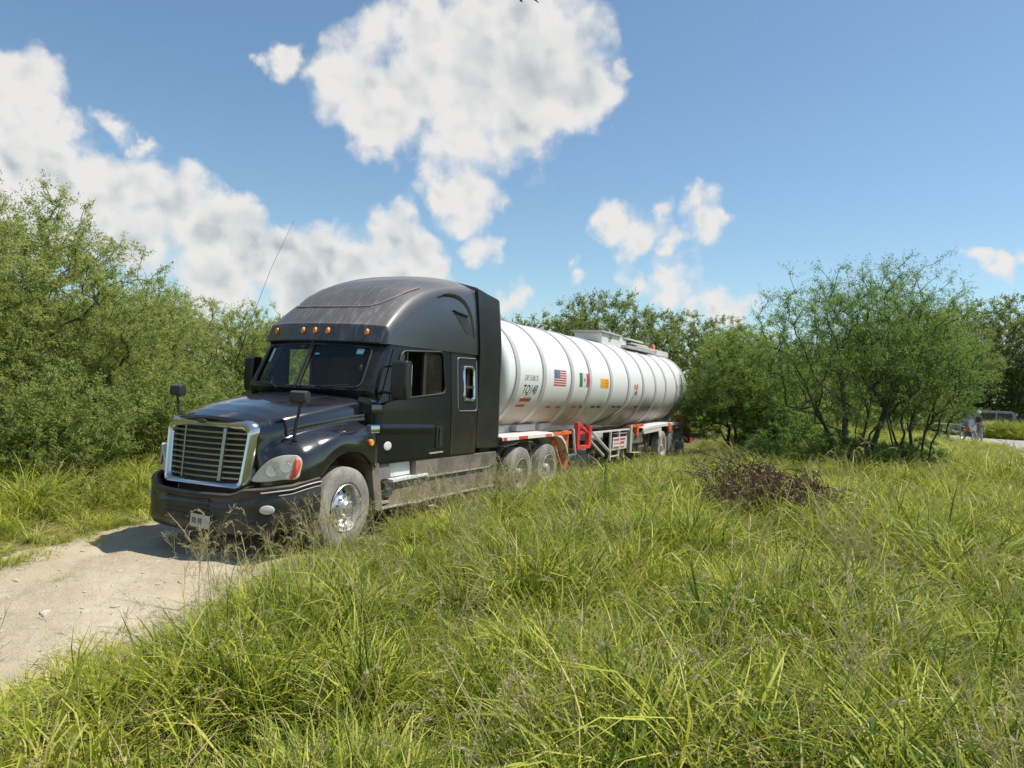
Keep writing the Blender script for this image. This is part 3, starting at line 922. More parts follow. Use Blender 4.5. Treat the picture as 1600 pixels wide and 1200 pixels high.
# ---- bumper
BP = [(0, -1.43), (.35, -1.41), (.65, -1.34), (.85, -1.21), (1.0, -1.06), (1.09, -.91), (1.15, -.75), (1.185, -.6), (1.195, -.50)]
def bump_pt(t_):
    """t from 0 (centre) to 8 along the plan curve"""
    i = int(min(7, math.floor(t_))); f_ = t_ - i
    P = [Vector((-BP[1][0], BP[1][1]))] + [Vector(p) for p in BP] + [Vector(BP[-1]) + Vector((0, .1))]
    p0, p1, p2, p3 = P[i], P[i + 1], P[i + 2], P[i + 3]
    return 0.5 * ((2 * p1) + (-p0 + p2) * f_ + (2 * p0 - 5 * p1 + 4 * p2 - p3) * f_ ** 2 + (-p0 + 3 * p1 - 3 * p2 + p3) * f_ ** 3)


def bump_ring(t_, s):
    p = bump_pt(abs(t_)); q = bump_pt(min(8, abs(t_) + .05)); d = (q - p)
    if d.length < 1e-6: d = Vector((0, 1))
    d.normalize(); n = Vector((d.y, -d.x))
    topz = np.interp(p.x, [0, .62, .72, .9, 1.1, 1.195], [.765, .775, .835, .85, .885, .955])
    botz = np.interp(abs(t_), [0, 5, 8], [.30, .335, .36])
    prof = [(-.10, topz - .02), (-.03, topz), (.0, topz - .02), (.004, topz - .07), (-.012, topz - .10), (.0, topz - .14), (.006, .60), (-.004, .50), (.004, .47), (0.0, botz + .05), (-.03, botz), (-.12, botz)]
    return [(s * (p.x + n.x * o_), p.y + n.y * o_, z) for o_, z in prof]


rings = [bump_ring(t_, -1) for t_ in np.arange(8, 0, -0.25)] + [bump_ring(t_, 1) for t_ in np.arange(0, 8.01, 0.25)]
g_ = Geo().loft(rings, closed=False, cap=False)
bo = g_.obj('bumper', 'bumper', truck, True)
md = bo.modifiers.new('thick', 'SOLIDIFY'); md.thickness = 0.01; md.offset = -1
for s in (1, -1):
    pts = []
    for t_ in np.arange(3.2, 8.01, .25):
        r = bump_ring(t_, s); pts.append(Vector(r[3]) + Vector((s * .004, -.004, .012)))
    Geo().tube(pts, 0.009, 6).obj('bumper_trim', 'alu_dull', bo, True)
    pts = [Vector(bump_ring(t_, s)[4]) + Vector((s * .010, -.010, -.01)) for t_ in np.arange(4.2, 8.01, .25)]
    Geo().tube(pts, 0.006, 6).obj('bumper_trim', 'alu_dull', bo, True)
    c = Vector((s * .94, -1.125, .60)); nn = Vector((s * .66, -.75, 0)).normalized(); q = nn.to_track_quat('Z', 'Y')
    rr_ = [[c + nn * h + q @ Vector((math.cos(a) * .085 * k, math.sin(a) * .052 * k, 0)) for a in np.linspace(0, 2 * math.pi, 25)[:-1]] for k, h in ((1, -.03), (1, .02), (.9, .03), (.5, .036), (.02, .038))]
    Geo().loft(rr_).obj('fog_lamp', 'lamp', bo, True)
g_ = Geo()
for z in (.50, .56, .62, .68):
    g_.box((-.34, -1.44, z - .008), (.34, -1.40, z + .008))
g_.obj('bumper_vent', 'seal', bo)
pm = Matrix.Translation((0.25, -1.452, 0.44)) @ Matrix.Rotation(math.radians(3), 4, 'Y')
pl = Geo().box((-.152, -.004, -.076), (.152, .004, .076), pm).obj('license_plate', 'plate', bo, bevel=.003)
g_ = Geo()
for cx, segs in ((-.095, 'TE'), (-.01, 'LA')):
    pass
for sx in (-.12, -.085, -.03, .005):      # two worn pairs of characters, illegible in the photograph
    g_.box((sx, -.0065, -.035), (sx + .008, -.0045, .03), pm); g_.box((sx + .016, -.0065, -.035), (sx + .024, -.0045, .03), pm)
    g_.box((sx, -.0065, .022), (sx + .024, -.0045, .03), pm)
g_.obj('plate_characters', 'ink', pl)

# ---- cab shell
def cab_ring(z, inset=0.0):
    ht = [(1.0, 1.125, .66, .10, .05), (1.3, 1.135, .66, .10, .05), (1.8, 1.125, .62, .14, .09), (1.96, 1.115, .56, .20, .12), (2.0, 1.112, .545, .21, .12), (2.62, 1.075, .885, .22, .12), (2.72, 1.07, .93, .22, .12)]
    xs = np.interp(z, [h[0] for h in ht], [h[1] for h in ht]) - inset
    yc = np.interp(z, [h[0] for h in ht], [h[2] for h in ht]) + inset
    bow = np.interp(z, [h[0] for h in ht], [h[3] for h in ht])
    r = np.interp(z, [h[0] for h in ht], [h[4] for h in ht])
    yr = 3.60 - inset
    half = []
    for k in range(15):
        x = (xs - r) * k / 14
        half.append((x, yc - bow * (1 - (x / (xs - r)) ** 2) - 0.0))
    for k in range(1, 7):
        a = math.pi / 2 * k / 7
        half.append((xs - r + r * math.sin(a), yc + r * 1.4 * (1 - math.cos(a))))
    y0 = yc + r * 1.4
    for k in range(13):
        half.append((xs + 0.0 * math.sin(math.pi * k / 12), y0 + (yr - .04 - y0) * k / 12))
    half += [(xs - .012, yr - .012), (xs - .04, yr)]
    for x in (xs * .6, xs * .3): half.append((x, yr))
    ring = [(x, y, z) for x, y in half] + [(-x, y, z) for x, y in half[:0:-1]]
    return ring


zs = [1.0, 1.15, 1.3, 1.5, 1.7, 1.8, 1.9, 1.96, 2.0, 2.1, 2.2, 2.3, 2.4, 2.5, 2.6, 2.66, 2.72]
shell = Geo().loft([cab_ring(z) for z in zs])
inner_ = Geo().loft([cab_ring(z, .05) for z in [1.05, 1.3, 1.5, 1.8, 1.96, 2.0, 2.2, 2.4, 2.62, 2.68]])
W_SIDE = rounded([(.93, 1.885), (1.27, 2.585), (2.42, 2.645), (2.50, 2.00)], [.10, .10, .12, .14], 5)
ws_cut = []
for s in (1, -1):
    P = rounded([(s * .022, 2.03), (s * .935, 2.04), (s * .905, 2.595), (s * .022, 2.625)], [.02, .10, .07, .02], 5)
    ws_cut.append(Geo().prism(P, 'Y', 0.0, 1.3))
side_cut = Geo().prism(W_SIDE, 'X', -1.4, 1.4)
SLP = rounded([(3.10, 1.90), (3.10, 2.44), (3.44, 2.44), (3.44, 1.90)], .08, 4)
slp_cut = Geo().prism(SLP, 'X', -1.4, 1.4)
me = boolean(shell, [inner_] + ws_cut + [side_cut, slp_cut])
cab = finish(me, 'cab', 'paint', truck)
# doors stand a few millimetres proud, cut from the same skin
def scaled(g, k):
    o = Geo(); o.v = [(x * k, y, z) for x, y, z in g.v]; o.f = g.f; return o


thin = Geo().loft([cab_ring(z, .03) for z in zs[1:-1]])
thin2 = Geo(); thin2.v = [(x * .985, y, z) for x, y, z in thin.v]; thin2.f = thin.f
DOOR = rounded([(.66, 1.04), (.66, 1.80), (.80, 1.99), (1.08, 2.62), (1.2, 2.665), (2.60, 2.70), (2.66, 1.04)], [.04, .10, .15, .10, .06, .06, .05], 4)
for s in (1, -1):
    dp = Geo().prism(DOOR, 'X', s * .9, s * 1.3)
    me = boolean(scaled(shell, 1.0095), [(dp, 'INTERSECT'), (side_cut, 'DIFFERENCE'), (thin, 'DIFFERENCE')])
    door = finish(me, 'door', 'paint', truck, bevel=.004)
    # window frame bead, glass with the front light half slid down, B post inside
    x = 1.098
    bead = [(s * np.interp(z, [1.88, 2.62], [1.137, 1.098]), y, z) for y, z in W_SIDE]
    Geo().tube(bead + [bead[0]], 0.013, 6, cap=False).obj('window_frame', 'plastic', door, True)
    RW = rounded([(1.98, 1.93), (1.98, 2.66), (2.46, 2.66), (2.50, 1.95)], .05, 3)
    g_ = Geo().prism(RW, 'X', s * 1.075, s * 1.083); g_.obj('window_glass', 'darkglass', door)
    Geo().box((s * 1.06 - .02, 1.90, 1.90), (s * 1.06 + .02, 1.985, 2.64)).obj('window_post', 'plastic', door)
    FW = rounded([(.98, 1.88), (1.27, 2.58), (1.40, 2.60), (1.40, 1.89)], .04, 3)
    Geo().prism(FW, 'X', s * 1.078, s * 1.084).obj('quarter_glass', 'darkglass', door)
    Geo().box((s * 1.09 - .015, 1.39, 1.89), (s * 1.09 + .015, 1.42, 2.60)).obj('quarter_post', 'plastic', door)
    # handle in its recess plate
    g_ = Geo().prism(rounded([(2.22, 1.16), (2.22, 1.50), (2.44, 1.50), (2.44, 1.16)], .04, 4), 'X', s * 1.143, s * 1.156)
    hn = g_.obj('door_handle', 'plastic_clean', door, bevel=.003)
    Geo().tube([(s * 1.16, 2.27, 1.45), (s * 1.185, 2.29, 1.43), (s * 1.185, 2.36, 1.40), (s * 1.16, 2.38, 1.38)], .012, 6).obj('grab', 'slat', door, True) if False else None
    Geo().box((s * 1.16 - .006, 2.30, 1.20), (s * 1.16 + .012, 2.34, 1.46)).obj('handle_lever', 'plastic', door, bevel=.004)
    Geo().prism(rounded([(2.05, 1.075), (2.05, 1.095), (2.45, 1.10), (2.45, 1.08)], .004, 2), 'X', s * 1.14, s * 1.16).obj('door_sill_plate', 'alu_dull', door)
    # swage line across the door
    g_ = Geo().loft([[(s * (1.143 + d), y, 1.50 - .03 * (y - .7) + dz) for d, dz in ((0, .06), (.018, .02), (.022, 0), (.010, -.06), (0, -.09))] for y in np.linspace(.72, 2.15, 9)], closed=False)
    g_.obj('swage', 'paint', door, True)
    # oval cover low on the door and round amber repeater ahead of it
    def oval(y, z, ry, rz, x, h, nm, mt, par):
        rr_ = [[(s * (x + hh), y + math.cos(a) * ry * k, z + math.sin(a) * rz * k) for a in np.linspace(0, 2 * math.pi, 25)[:-1]] for k, hh in ((1, -.01), (1, h * .6), (.88, h), (.5, h * 1.05), (.02, h * 1.05))]
        return Geo().loft(rr_).obj(nm, mt, par, True)
    oval(.94, 1.25, .092, .062, 1.142, .012, 'oval_cover', 'white', door)
    oval(.50, 1.32, .045, .045, 1.180, .025, 'turn_signal', 'amber', truck)
    # sleeper vent panel with chrome ringed window
    xx = 1.102
    T1 = rounded([(2.90, 1.72), (2.90, 2.58), (3.555, 2.595), (3.555, 1.72)], .06, 5)
    def sx(z): return np.interp(z, [1.3, 1.8, 2.0, 2.62], [1.135, 1.125, 1.112, 1.075])
    pts = [(s * (sx(z) + .008), y, z) for y, z in T1]
    vp = Geo().tube(pts + [pts[0]], .011, 6, cap=False).obj('locker_frame', 'slat', truck, True)
    pts = [(s * (sx(z) + .014), y, z) for y, z in SLP]
    wf = Geo().tube(pts + [pts[0]], .026, 8, cap=False).obj('sleeper_window', 'chrome', truck, True)
    Geo().box((s * 1.125 - .014, 3.10, 2.09), (s * 1.125 + .014, 3.44, 2.135)).obj('window_bar', 'chrome', wf, bevel=.004)
    Geo().prism(SLP, 'X', s * 1.06, s * 1.066).obj('window_pane', 'darkglass', wf)
    # sleeper side panel, duller than the door
    me = boolean(scaled(shell, 1.006), [(Geo().prism([(2.70, 1.02), (2.70, 2.69), (3.585, 2.69), (3.585, 1.02)], 'X', s * .9, s * 1.3), 'INTERSECT'), (slp_cut, 'DIFFERENCE'), (thin, 'DIFFERENCE')])
    finish(me, 'sleeper_side', 'sleeper', truck, bevel=.003)

# windscreen panes, centre post, wipers, stickers
def ws_y(x, z):
    yc = np.interp(z, [2.0, 2.62], [.545, .885]); bow = np.interp(z, [2.0, 2.62], [.21, .22])
    return yc - bow * (1 - (min(abs(x), .99) / .99) ** 2)


for s in (1, -1):
    rows = [[(s * x, ws_y(x, z) + .022, z) for x in np.linspace(0.01, .955, 12)] for z in np.linspace(2.01, 2.64, 8)]
    p_ = Geo().loft(rows, closed=False, cap=False).obj('windscreen', 'glass', truck, True, fix=False)
    # rubber surround
    P = rounded([(s * .022, 2.03), (s * .935, 2.04), (s * .905, 2.595), (s * .022, 2.625)], [.02, .10, .07, .02], 5)
    pts = [(x, ws_y(x, z) - .004, z) for x, z in P]
    Geo().tube(pts + [pts[0]], .014, 6, cap=False).obj('seal', 'seal', p_, True)
g_ = Geo().loft([[(x, ws_y(0, z) - d, z) for x, d in ((-.024, 0), (-.02, .012), (.02, .012), (.024, 0))] for z in np.linspace(2.0, 2.66, 6)], closed=False)
g_.obj('centre_post', 'plastic_clean', truck, True)
for s, x0, x1 in ((1, .42, .80), (-1, -.30, -.72)):
    g_ = Geo().tube([(x0, ws_y(x0, 2.0) - .05, 1.985), (x0 + .12 * s * .5, ws_y(x0, 2.0) - .06, 2.03), (x1, ws_y(x1, 2.05) - .035, 2.075)], .010, 6)
    g_.tube([(x0 - .1 * s, ws_y(x0, 2.03) - .02, 2.045), (x1 + .12 * s, ws_y(x1, 2.03) - .02, 2.055)], .009, 6)
    g_.obj('wiper', 'plastic_clean', truck, True)
def sticker(x0, x1, z0, z1, mt, nm='sticker'):
    rows = [[(x, ws_y(x, z) + .012, z) for x in np.linspace(x0, x1, 3)] for z in np.linspace(z0, z1, 3)]
    return Geo().loft(rows, closed=False, cap=False).obj(nm, mt, truck, fix=False)


sk = sticker(.70, .80, 2.50, 2.575, 'sticker')
sticker(.715, .785, 2.52, 2.545, 'white', 'sticker_print')
sticker(-.83, -.76, 2.36, 2.56, 'sticker')
sticker(-.805, -.785, 2.40, 2.53, 'white', 'sticker_print')
sticker(.09, .16, 2.475, 2.50, 'sticker')
g_ = Geo()
for (x, z, r, mt_) in ((.80, 2.33, .022, 'yellow'), (.80, 2.305, .026, 'orange')):
    Geo().lathe([(-.012, r * .4), (-.006, r), (.006, r), (.012, r * .4)], axis='Y', n=12, origin=(x, ws_y(x, z) + .07, z)).obj('hanging_charm', mt_, truck, True)

# cowl quarter pieces: rounded, shiny, at the foot of each windscreen pillar
for s in (1, -1):
    g_ = Geo()
    rr_ = []
    for k in range(9):
        y = .50 + .25 * k / 8
        rr_.append([(s * x, y, z) for x, z in rounded([(.93, 1.70), (.93, 1.925), (1.155, 1.90), (1.165, 1.70)], [.02, .05, .09, .03], 4)])
    g_.loft(rr_); g_.obj('cowl_corner', 'hoodpaint', truck, True, bevel=.01)
    g_ = Geo()
    g_.loft([[(s * x, y, z) for x, z in rounded([(1.10, 1.44), (1.10, 1.56), (1.172, 1.55), (1.178, 1.44)], .02, 3)] for y in (.50, .70)])
    g_.obj('hood_latch', 'chrome' if s > 0 else 'plastic', truck, True, bevel=.008)
    # fender rear closing strip
    Geo().box((s * 1.10 - .05, .67, .98), (s * 1.10 + .05, .70, 1.50)).obj('fender_strip', 'plastic', truck)

# interior
g_ = Geo()
g_.box((-1.04, .80, 1.50), (1.04, 1.12, 1.97)); g_.box((-1.04, .60, 1.92), (1.04, .98, 1.99))
g_.box((-1.05, .8, 1.12), (1.05, 3.5, 1.2))
g_.obj('dashboard', 'cabin', truck, bevel=.02)
for x in (.55, -.55):
    g_ = Geo().box((x - .26, 1.55, 1.45), (x + .26, 2.05, 1.62)); g_.box((x - .25, 1.98, 1.55), (x + .25, 2.12, 2.32)); g_.box((x - .14, 2.0, 2.34), (x + .14, 2.10, 2.52))
    g_.obj('seat', 'seatcloth', truck, bevel=.04)
Geo().box((-1.04, 2.60, 1.2), (1.04, 2.64, 2.66)).obj('sleeper_curtain', 'seatcloth', truck)
g_ = Geo(); c = Vector((.55, 1.30, 1.98)); q = Vector((0, -.75, .66)).normalized().to_track_quat('Z', 'Y')
ring = [c + q @ Vector((math.cos(a) * .23, math.sin(a) * .23, 0)) for a in np.linspace(0, 2 * math.pi, 25)]
g_.tube(ring, .015, 6, cap=False); g_.tube([c + q @ Vector((-.22, 0, 0)), c, c + q @ Vector((.22, 0, 0))], .015, 6)
g_.tube([c, c + q @ Vector((0, 0, -.3))], .03, 6)
g_.obj('steering_wheel', 'cabin', truck, True)

# ---- roof fairing
RF = [  # y at centre line, bow, centre height, shoulder height, shoulder x
    (0, .665, .225, 2.665, 2.655, 1.02),
    (1, .700, .225, 2.80, 2.79, 1.02),
    (2, .725, .225, 2.915, 2.90, 1.02),
    (3, .755, .225, 2.945, 2.925, 1.01),
    (4, .90, .24, 3.10, 3.05, 1.00),
    (5, 1.12, .26, 3.31, 3.22, .99),
    (6, 1.42, .27, 3.53, 3.40, .985),
    (7, 1.85, .25, 3.70, 3.56, .985),
    (8, 2.35, .18, 3.83, 3.675, .99),
    (9, 2.90, .08, 3.915, 3.75, 1.0),
    (10, 3.35, .0, 3.955, 3.785, 1.0),
    (11, 3.60, .0, 3.96, 3.785, 1.0)]
SX = 1.095


def roof_ring(t_):
    y, bow, zc, zsh, xs = lerp_table([(r[0],) + r[1:] for r in RF], t_)
    zb = 2.66
    half = []
    for k in range(17):
        u = k / 16
        x = xs * math.sin(u * math.pi / 2 * .93) / math.sin(math.pi / 2 * .93)
        half.append((x, zc - (zc - zsh) * (x / xs) ** 3.2))
    # corner from the shoulder into the side wall
    hsz = max(0.0, zsh - zb); rc = min(.24, hsz * .8)
    x0 = xs; z0 = zsh
    for k in range(1, 7):
        a = math.pi / 2 * k / 6
        half.append((x0 + (SX - x0) * math.sin(a), z0 - rc * (1 - math.cos(a))))
    z1 = z0 - rc
    for k in range(1, 7):
        half.append((SX, z1 + (zb - z1) * k / 6))
    half = [(x - (.10 * ((z - zb) / 1.1) ** 1.3 if z > zb else 0) * (x / SX), z) for x, z in half]
    L_ = [(x, y + bow * min(1.0, (x / 1.05)) ** 2.2, z) for x, z in half]
    return [(-x, yy, z) for x, yy, z in L_[::-1]] + L_[1:]


ts = np.concatenate([[0, .5, 1, 1.5, 2, 2.3, 2.7, 3], np.arange(3.33, 11.01, .333)])
rf = Geo().loft([roof_ring(t_) for t_ in ts], closed=False, cap=False)
# close the back
last = roof_ring(11)
k0 = len(rf.v); rf.v += [tuple(p) for p in last]; rf.f.append(list(range(k0, k0 + len(last))))
roof = rf.obj('roof_fairing', 'roof', truck, True)
for me_ in (roof.data,): smooth_mesh(me_, 0.45)
# side cheeks: smoother, less dusty skin with arch groove and vent
def SXz(z): return SX - .10 * (max(0, z - 2.66) / 1.1) ** 1.3
def on_side(pts, off=0.006): return [(SX + off, y, z) for y, z in pts]
for s in (1, -1):
    AR = [(2.31, 3.49), (2.48, 3.545), (2.65, 3.565), (2.82, 3.57), (2.98, 3.55), (3.14, 3.50), (3.26, 3.42), (3.34, 3.32), (3.39, 3.20), (3.42, 3.05), (3.43, 2.95)]
    n_ = len(AR)
    g_ = Geo(); rr_ = []
    for i, (y, z) in enumerate(AR):
        a = Vector(AR[min(i + 1, n_ - 1)]) - Vector(AR[max(i - 1, 0)]); nn = Vector((-a.y, a.x)).normalized()
        wd = .045 * math.sin(math.pi * (i + .25) / (n_ - .4)) + .008
        rr_.append([(s * (SXz(z) + .000), y + nn.x * wd, z + nn.y * wd), (s * (SXz(z) + .020), y + nn.x * wd * .6, z + nn.y * wd * .6), (s * (SXz(z) + .020), y + nn.x * wd * .2, z + nn.y * wd * .2), (s * (SXz(z) + .000), y - nn.x * wd, z - nn.y * wd)])
    g_.loft(rr_, closed=False)
    g_.obj('roof_arch', 'plastic_clean', truck, True)
    VT = rounded([(2.78, 3.31), (3.22, 3.27), (3.36, 3.10), (3.36, 3.00), (3.20, 2.98)], .03, 3)
    g_ = Geo(); g_.loft([[(s * (SXz(z) - .02), y, z) for y, z in VT], [(s * (SXz(z) + .006), y, z) for y, z in VT]]); vt = g_.obj('roof_vent', 'seal', truck)
    Geo().prism([(2.76, 3.335), (2.80, 3.315), (3.24, 3.275), (3.24, 3.295)], 'X', s * (SXz(3.3) - .02), s * (SXz(3.3) + .03)).obj('vent_lip', 'sleeper', vt)
# recessed panel outline pressed in the front of the dome
def roof_pt(x, t_):
    y, bow, zc, zsh, xs = lerp_table([(r[0],) + r[1:] for r in RF], t_)
    return Vector((x, y + bow * min(1, abs(x) / 1.05) ** 2.2, zc - (zc - zsh) * (abs(x) / xs) ** 3.2))


pts = [roof_pt(x, t_) + Vector((0, -.003, .004)) for x, t_ in [(-.80, 6.6), (-.80, 5.6), (-.78, 4.95), (-.70, 4.62), (-.5, 4.5), (-.25, 4.45), (0, 4.43), (.25, 4.45), (.5, 4.5), (.62, 4.62), (.72, 4.9), (.80, 5.4), (.86, 6.2), (.88, 7.0)]]
Geo().tube(pts, .010, 6).obj('roof_rib', 'dustline', truck, True)
# five clearance lamps
for x in (-.80, -.22, 0.0, .22, .80):
    c = roof_pt(x, 1.15); dz = roof_pt(x, 2) - roof_pt(x, 0); dz.normalize()
    rr_ = []
    for k, h in ((1, .004), (1, -.02), (.8, -.032), (.4, -.036), (.02, -.037)):
        rr_.append([c + Vector((math.cos(a) * .030 * k, h, 0)) + dz * math.sin(a) * .050 * k for a in np.linspace(0, 2 * math.pi, 17)[:-1]])
    Geo().loft(rr_).obj('clearance_lamp', 'amber', truck, True)
g_ = Geo().tube([roof_pt(x, .15) + Vector((0, -.01, 0)) for x in np.linspace(-1.0, 1.0, 15)], .008, 6).obj('roof_drip_rail', 'plastic_clean', truck, True)

# ---- side extenders behind the sleeper
for s in (1, -1):
    g_ = Geo()
    P = rounded([(3.602, 1.09), (4.42, 1.06), (4.40, 3.70), (3.602, 3.79)], [.004, .04, .05, .004], 4)
    def lean_poly(P, a, b):
        Q = []
        for i, p_ in enumerate(P):
            q_ = P[(i + 1) % len(P)]
            n_ = max(1, int(abs(q_[1] - p_[1]) / .2))
            Q += [(p_[0] + (q_[0] - p_[0]) * k / n_, p_[1] + (q_[1] - p_[1]) * k / n_) for k in range(n_)]
        return Geo().loft([[(s * (SXz(z) + h), y, z) for y, z in Q] for h in (a, b)])
    g_ = lean_poly([(3.602, 1.09)] + P[5:], -.03, .035)
    ex = g_.obj('side_extender', 'sleeper', truck, True)
    g_ = lean_poly([(4.415, 1.10), (4.48, 1.09), (4.46, 3.69), (4.395, 3.70)], -.012, .02)
    g_.obj('rubber_edge', 'skirt', ex)
    g_ = Geo().loft([[(s * x, y, z) for x, z in ((.0, zt), (.6, zt - .03), (1.0, zt - .13), (1.0, zt - .19), (.6, zt - .08), (.0, zt - .05))] for y, zt in ((3.60, 3.945), (3.95, 3.90), (4.32, 3.82))])
    g_.obj('roof_extender', 'roof', truck, True)

# ---- chassis skirts and steps
for s in (1, -1):
    g_ = Geo()
    g_.prism(rounded([(1.72, .995), (1.72, .72), (4.40, .735), (4.40, .985)], .015, 2), 'X', s * 1.03, s * 1.125)
    sk_ = g_.obj('chassis_skirt', 'skirt', truck, bevel=.008)
    Geo().prism(rounded([(1.30, .725), (4.38, .735), (4.38, .39), (1.08, .385)], .03, 3), 'X', s * 1.06, s * 1.105).obj('lower_skirt', 'skirt', sk_, bevel=.006)
    Geo().box((s * 1.125 - .01, 1.72, .725), (s * 1.125 + .014, 4.15, .742)).obj('skirt_trim', 'alu_dull', sk_)
    Geo().box((s * 1.07 - .02, .80, .375), (s * 1.07 + .055, 4.36, .40)).obj('lower_rail', 'greywhite', sk_)
    # entry step bay
    Geo().prism(rounded([(.60, 1.03), (.78, 1.03), (.92, .38), (.74, .38)], .01, 2), 'X', s * 1.01, s * 1.13).obj('front_post', 'skirt', sk_, bevel=.006)
    Geo().prism([(.78, 1.02), (1.06, 1.02), (1.12, .80), (.80, .78)], 'X', s * 1.02, s * 1.10).obj('step_side', simple('grey_panel', (0.16, 0.17, 0.19), .5, dust=.2, dust_up=.2), sk_)
    Geo().prism([(1.04, 1.00), (1.66, .99), (1.70, .80), (1.10, .79)], 'X', s * 1.00, s * 1.05).obj('step_back', 'tread_plate', sk_)
    Geo().prism([(1.08, .775), (2.02, .79), (2.02, .755), (1.08, .735)], 'X', s * 1.02, s * 1.17).obj('step', 'tread_plate', sk_, bevel=.004)
    Geo().prism([(.80, .76), (1.35, .765), (1.10, .42), (.88, .40)], 'X', s * 0.85, s * .93).obj('lower_step_back', 'chassis', sk_)
    Geo().prism([(.84, .47), (1.34, .47), (1.34, .44), (.84, .44)], 'X', s * .92, s * 1.09).obj('lower_step', 'alu_dull', sk_)

# ---- mirrors
for s in (1, -1):
    yo = .32 if s < 0 else .15
    mr = Geo().loft([[(s * x, y + yo, z) for x, y in rounded([(1.30, .56 - b), (1.52, .60 - b), (1.52, .76), (1.30, .76)], .045, 4)] for z, b in ((1.90, -.03), (1.93, 0), (2.15, .02), (2.40, 0), (2.43, -.03))])
    mo = mr.obj('mirror', 'plastic_clean', truck, True, bevel=.008)
    Geo().box((s * 1.41 - .095, .762 + yo, 1.95), (s * 1.41 + .095, .768 + yo, 2.38)).obj('mirror_glass', 'mirror', mo)
    g_ = Geo().tube([(s * 1.10, .80, 2.00), (s * 1.25, .74 + yo, 1.98), (s * 1.38, .70 + yo, 1.94)], .022, 8)
    g_.tube([(s * 1.09, .95, 2.35), (s * 1.25, .78 + yo, 2.37), (s * 1.35, .72 + yo, 2.36)], .016, 8)
    g_.tube([(s * 1.12, .80, 1.82), (s * 1.22, .76, 1.86), (s * 1.36, .70 + yo, 1.92)], .018, 8)
    g_.obj('mirror_arm', 'plastic_clean', mo, True)
    hm = Geo().loft([[(s * (1.03 + (x - 1.03)), y, z) for x, y in rounded([(.90, -.81 + b), (1.12, -.78 + b), (1.12, -.67 - b), (.92, -.68 - b)], .03, 4)] for z, b in ((1.83, .03), (1.85, .0), (1.90, -.01), (1.96, 0), (1.98, .03))])
    ho = hm.obj('hood_mirror', 'plastic', truck, True, bevel=.008)
    g_ = Geo().tube([(s * 1.02, -.74, 1.85), (s * 1.0, -.73, 1.72), (s * .96, -.73, 1.58), (s * .95, -.73, 1.46), (s * .95, -.72, 1.38)], [.013, .017, .019, .021, .03], 8)
    g_.obj('mirror_stalk', 'plastic', ho, True)

# ---- whip antenna on the far mirror
g_ = Geo().tube([(-1.22, .44, 2.30), (-1.18, .69, 3.0), (-1.14, 1.00, 3.8), (-1.10, 1.40, 4.60)], [.010, .0035, .0028, .002], 6)
g_.obj('whip_antenna', 'plastic_clean', truck, True)


# ================================================================== TANK TRAILER
trailer = thing('tank_trailer', 'long white ribbed tank trailer with orange fenders coupled behind the black tractor', 'trailer', (0, 13, 0))


def t_r(y): return float(np.interp(y, [4.5, 14.5, 20.5], [1.128, 1.24, 1.16]))


def t_c(y): return 3.53 - t_r(y)


def t_ring(y, r=None, n=96, k=1.0):
    r = (t_r(y) if r is None else r) * k; c = t_c(y)
    return [(r * math.cos(2 * math.pi * j / n), y, c + r * math.sin(2 * math.pi * j / n)) for j in range(n)]


TE = 19.4
rings = []
for k, d in ((.02, -.26), (.25, -.255), (.5, -.235), (.7, -.205), (.85, -.165), (.93, -.13), (.975, -.08), (.995, -.03)):
    rings.append([(x, y + d, z) for x, y, z in t_ring(4.86, k=k)])
rings += [t_ring(y) for y in np.linspace(4.86, TE, 60)]
for k, d in ((.985, .04), (.94, .10), (.85, .17), (.7, .24), (.5, .29), (.25, .325), (.02, .33)):
    rings.append([(x, y + d, z) for x, y, z in t_ring(TE, k=k)])
tank = Geo().loft(rings).obj('tank', 'tank', trailer, True)
RIBS = [5.14, 6.40, 7.96, 9.10, 10.66, 12.15, 13.54, 14.89, 16.23, 17.77, 19.2]
for y in RIBS:
    r0 = t_r(y)
    g_ = Geo().loft([t_ring(y - .10, r0 - .01), t_ring(y - .08, r0 + .024), t_ring(y + .08, r0 + .024), t_ring(y + .10, r0 - .01)], cap=False)
    g_.obj('rib', 'rib', tank, True)
# stiffener feet: flat gussets from ribs down to the frame
for y in RIBS[1:]:
    for s in (1, -1):
        g_ = Geo().prism([(s * .42, 1.36), (s * .56, 1.36), (s * .90, t_c(y) - math.sqrt(max(.01, t_r(y) ** 2 - .81)) + .05), (s * .72, t_c(y) - math.sqrt(max(.01, t_r(y) ** 2 - .5184)) + .05)], 'Y', y - .035, y + .035)
        g_.obj('saddle', 'rib', trailer)
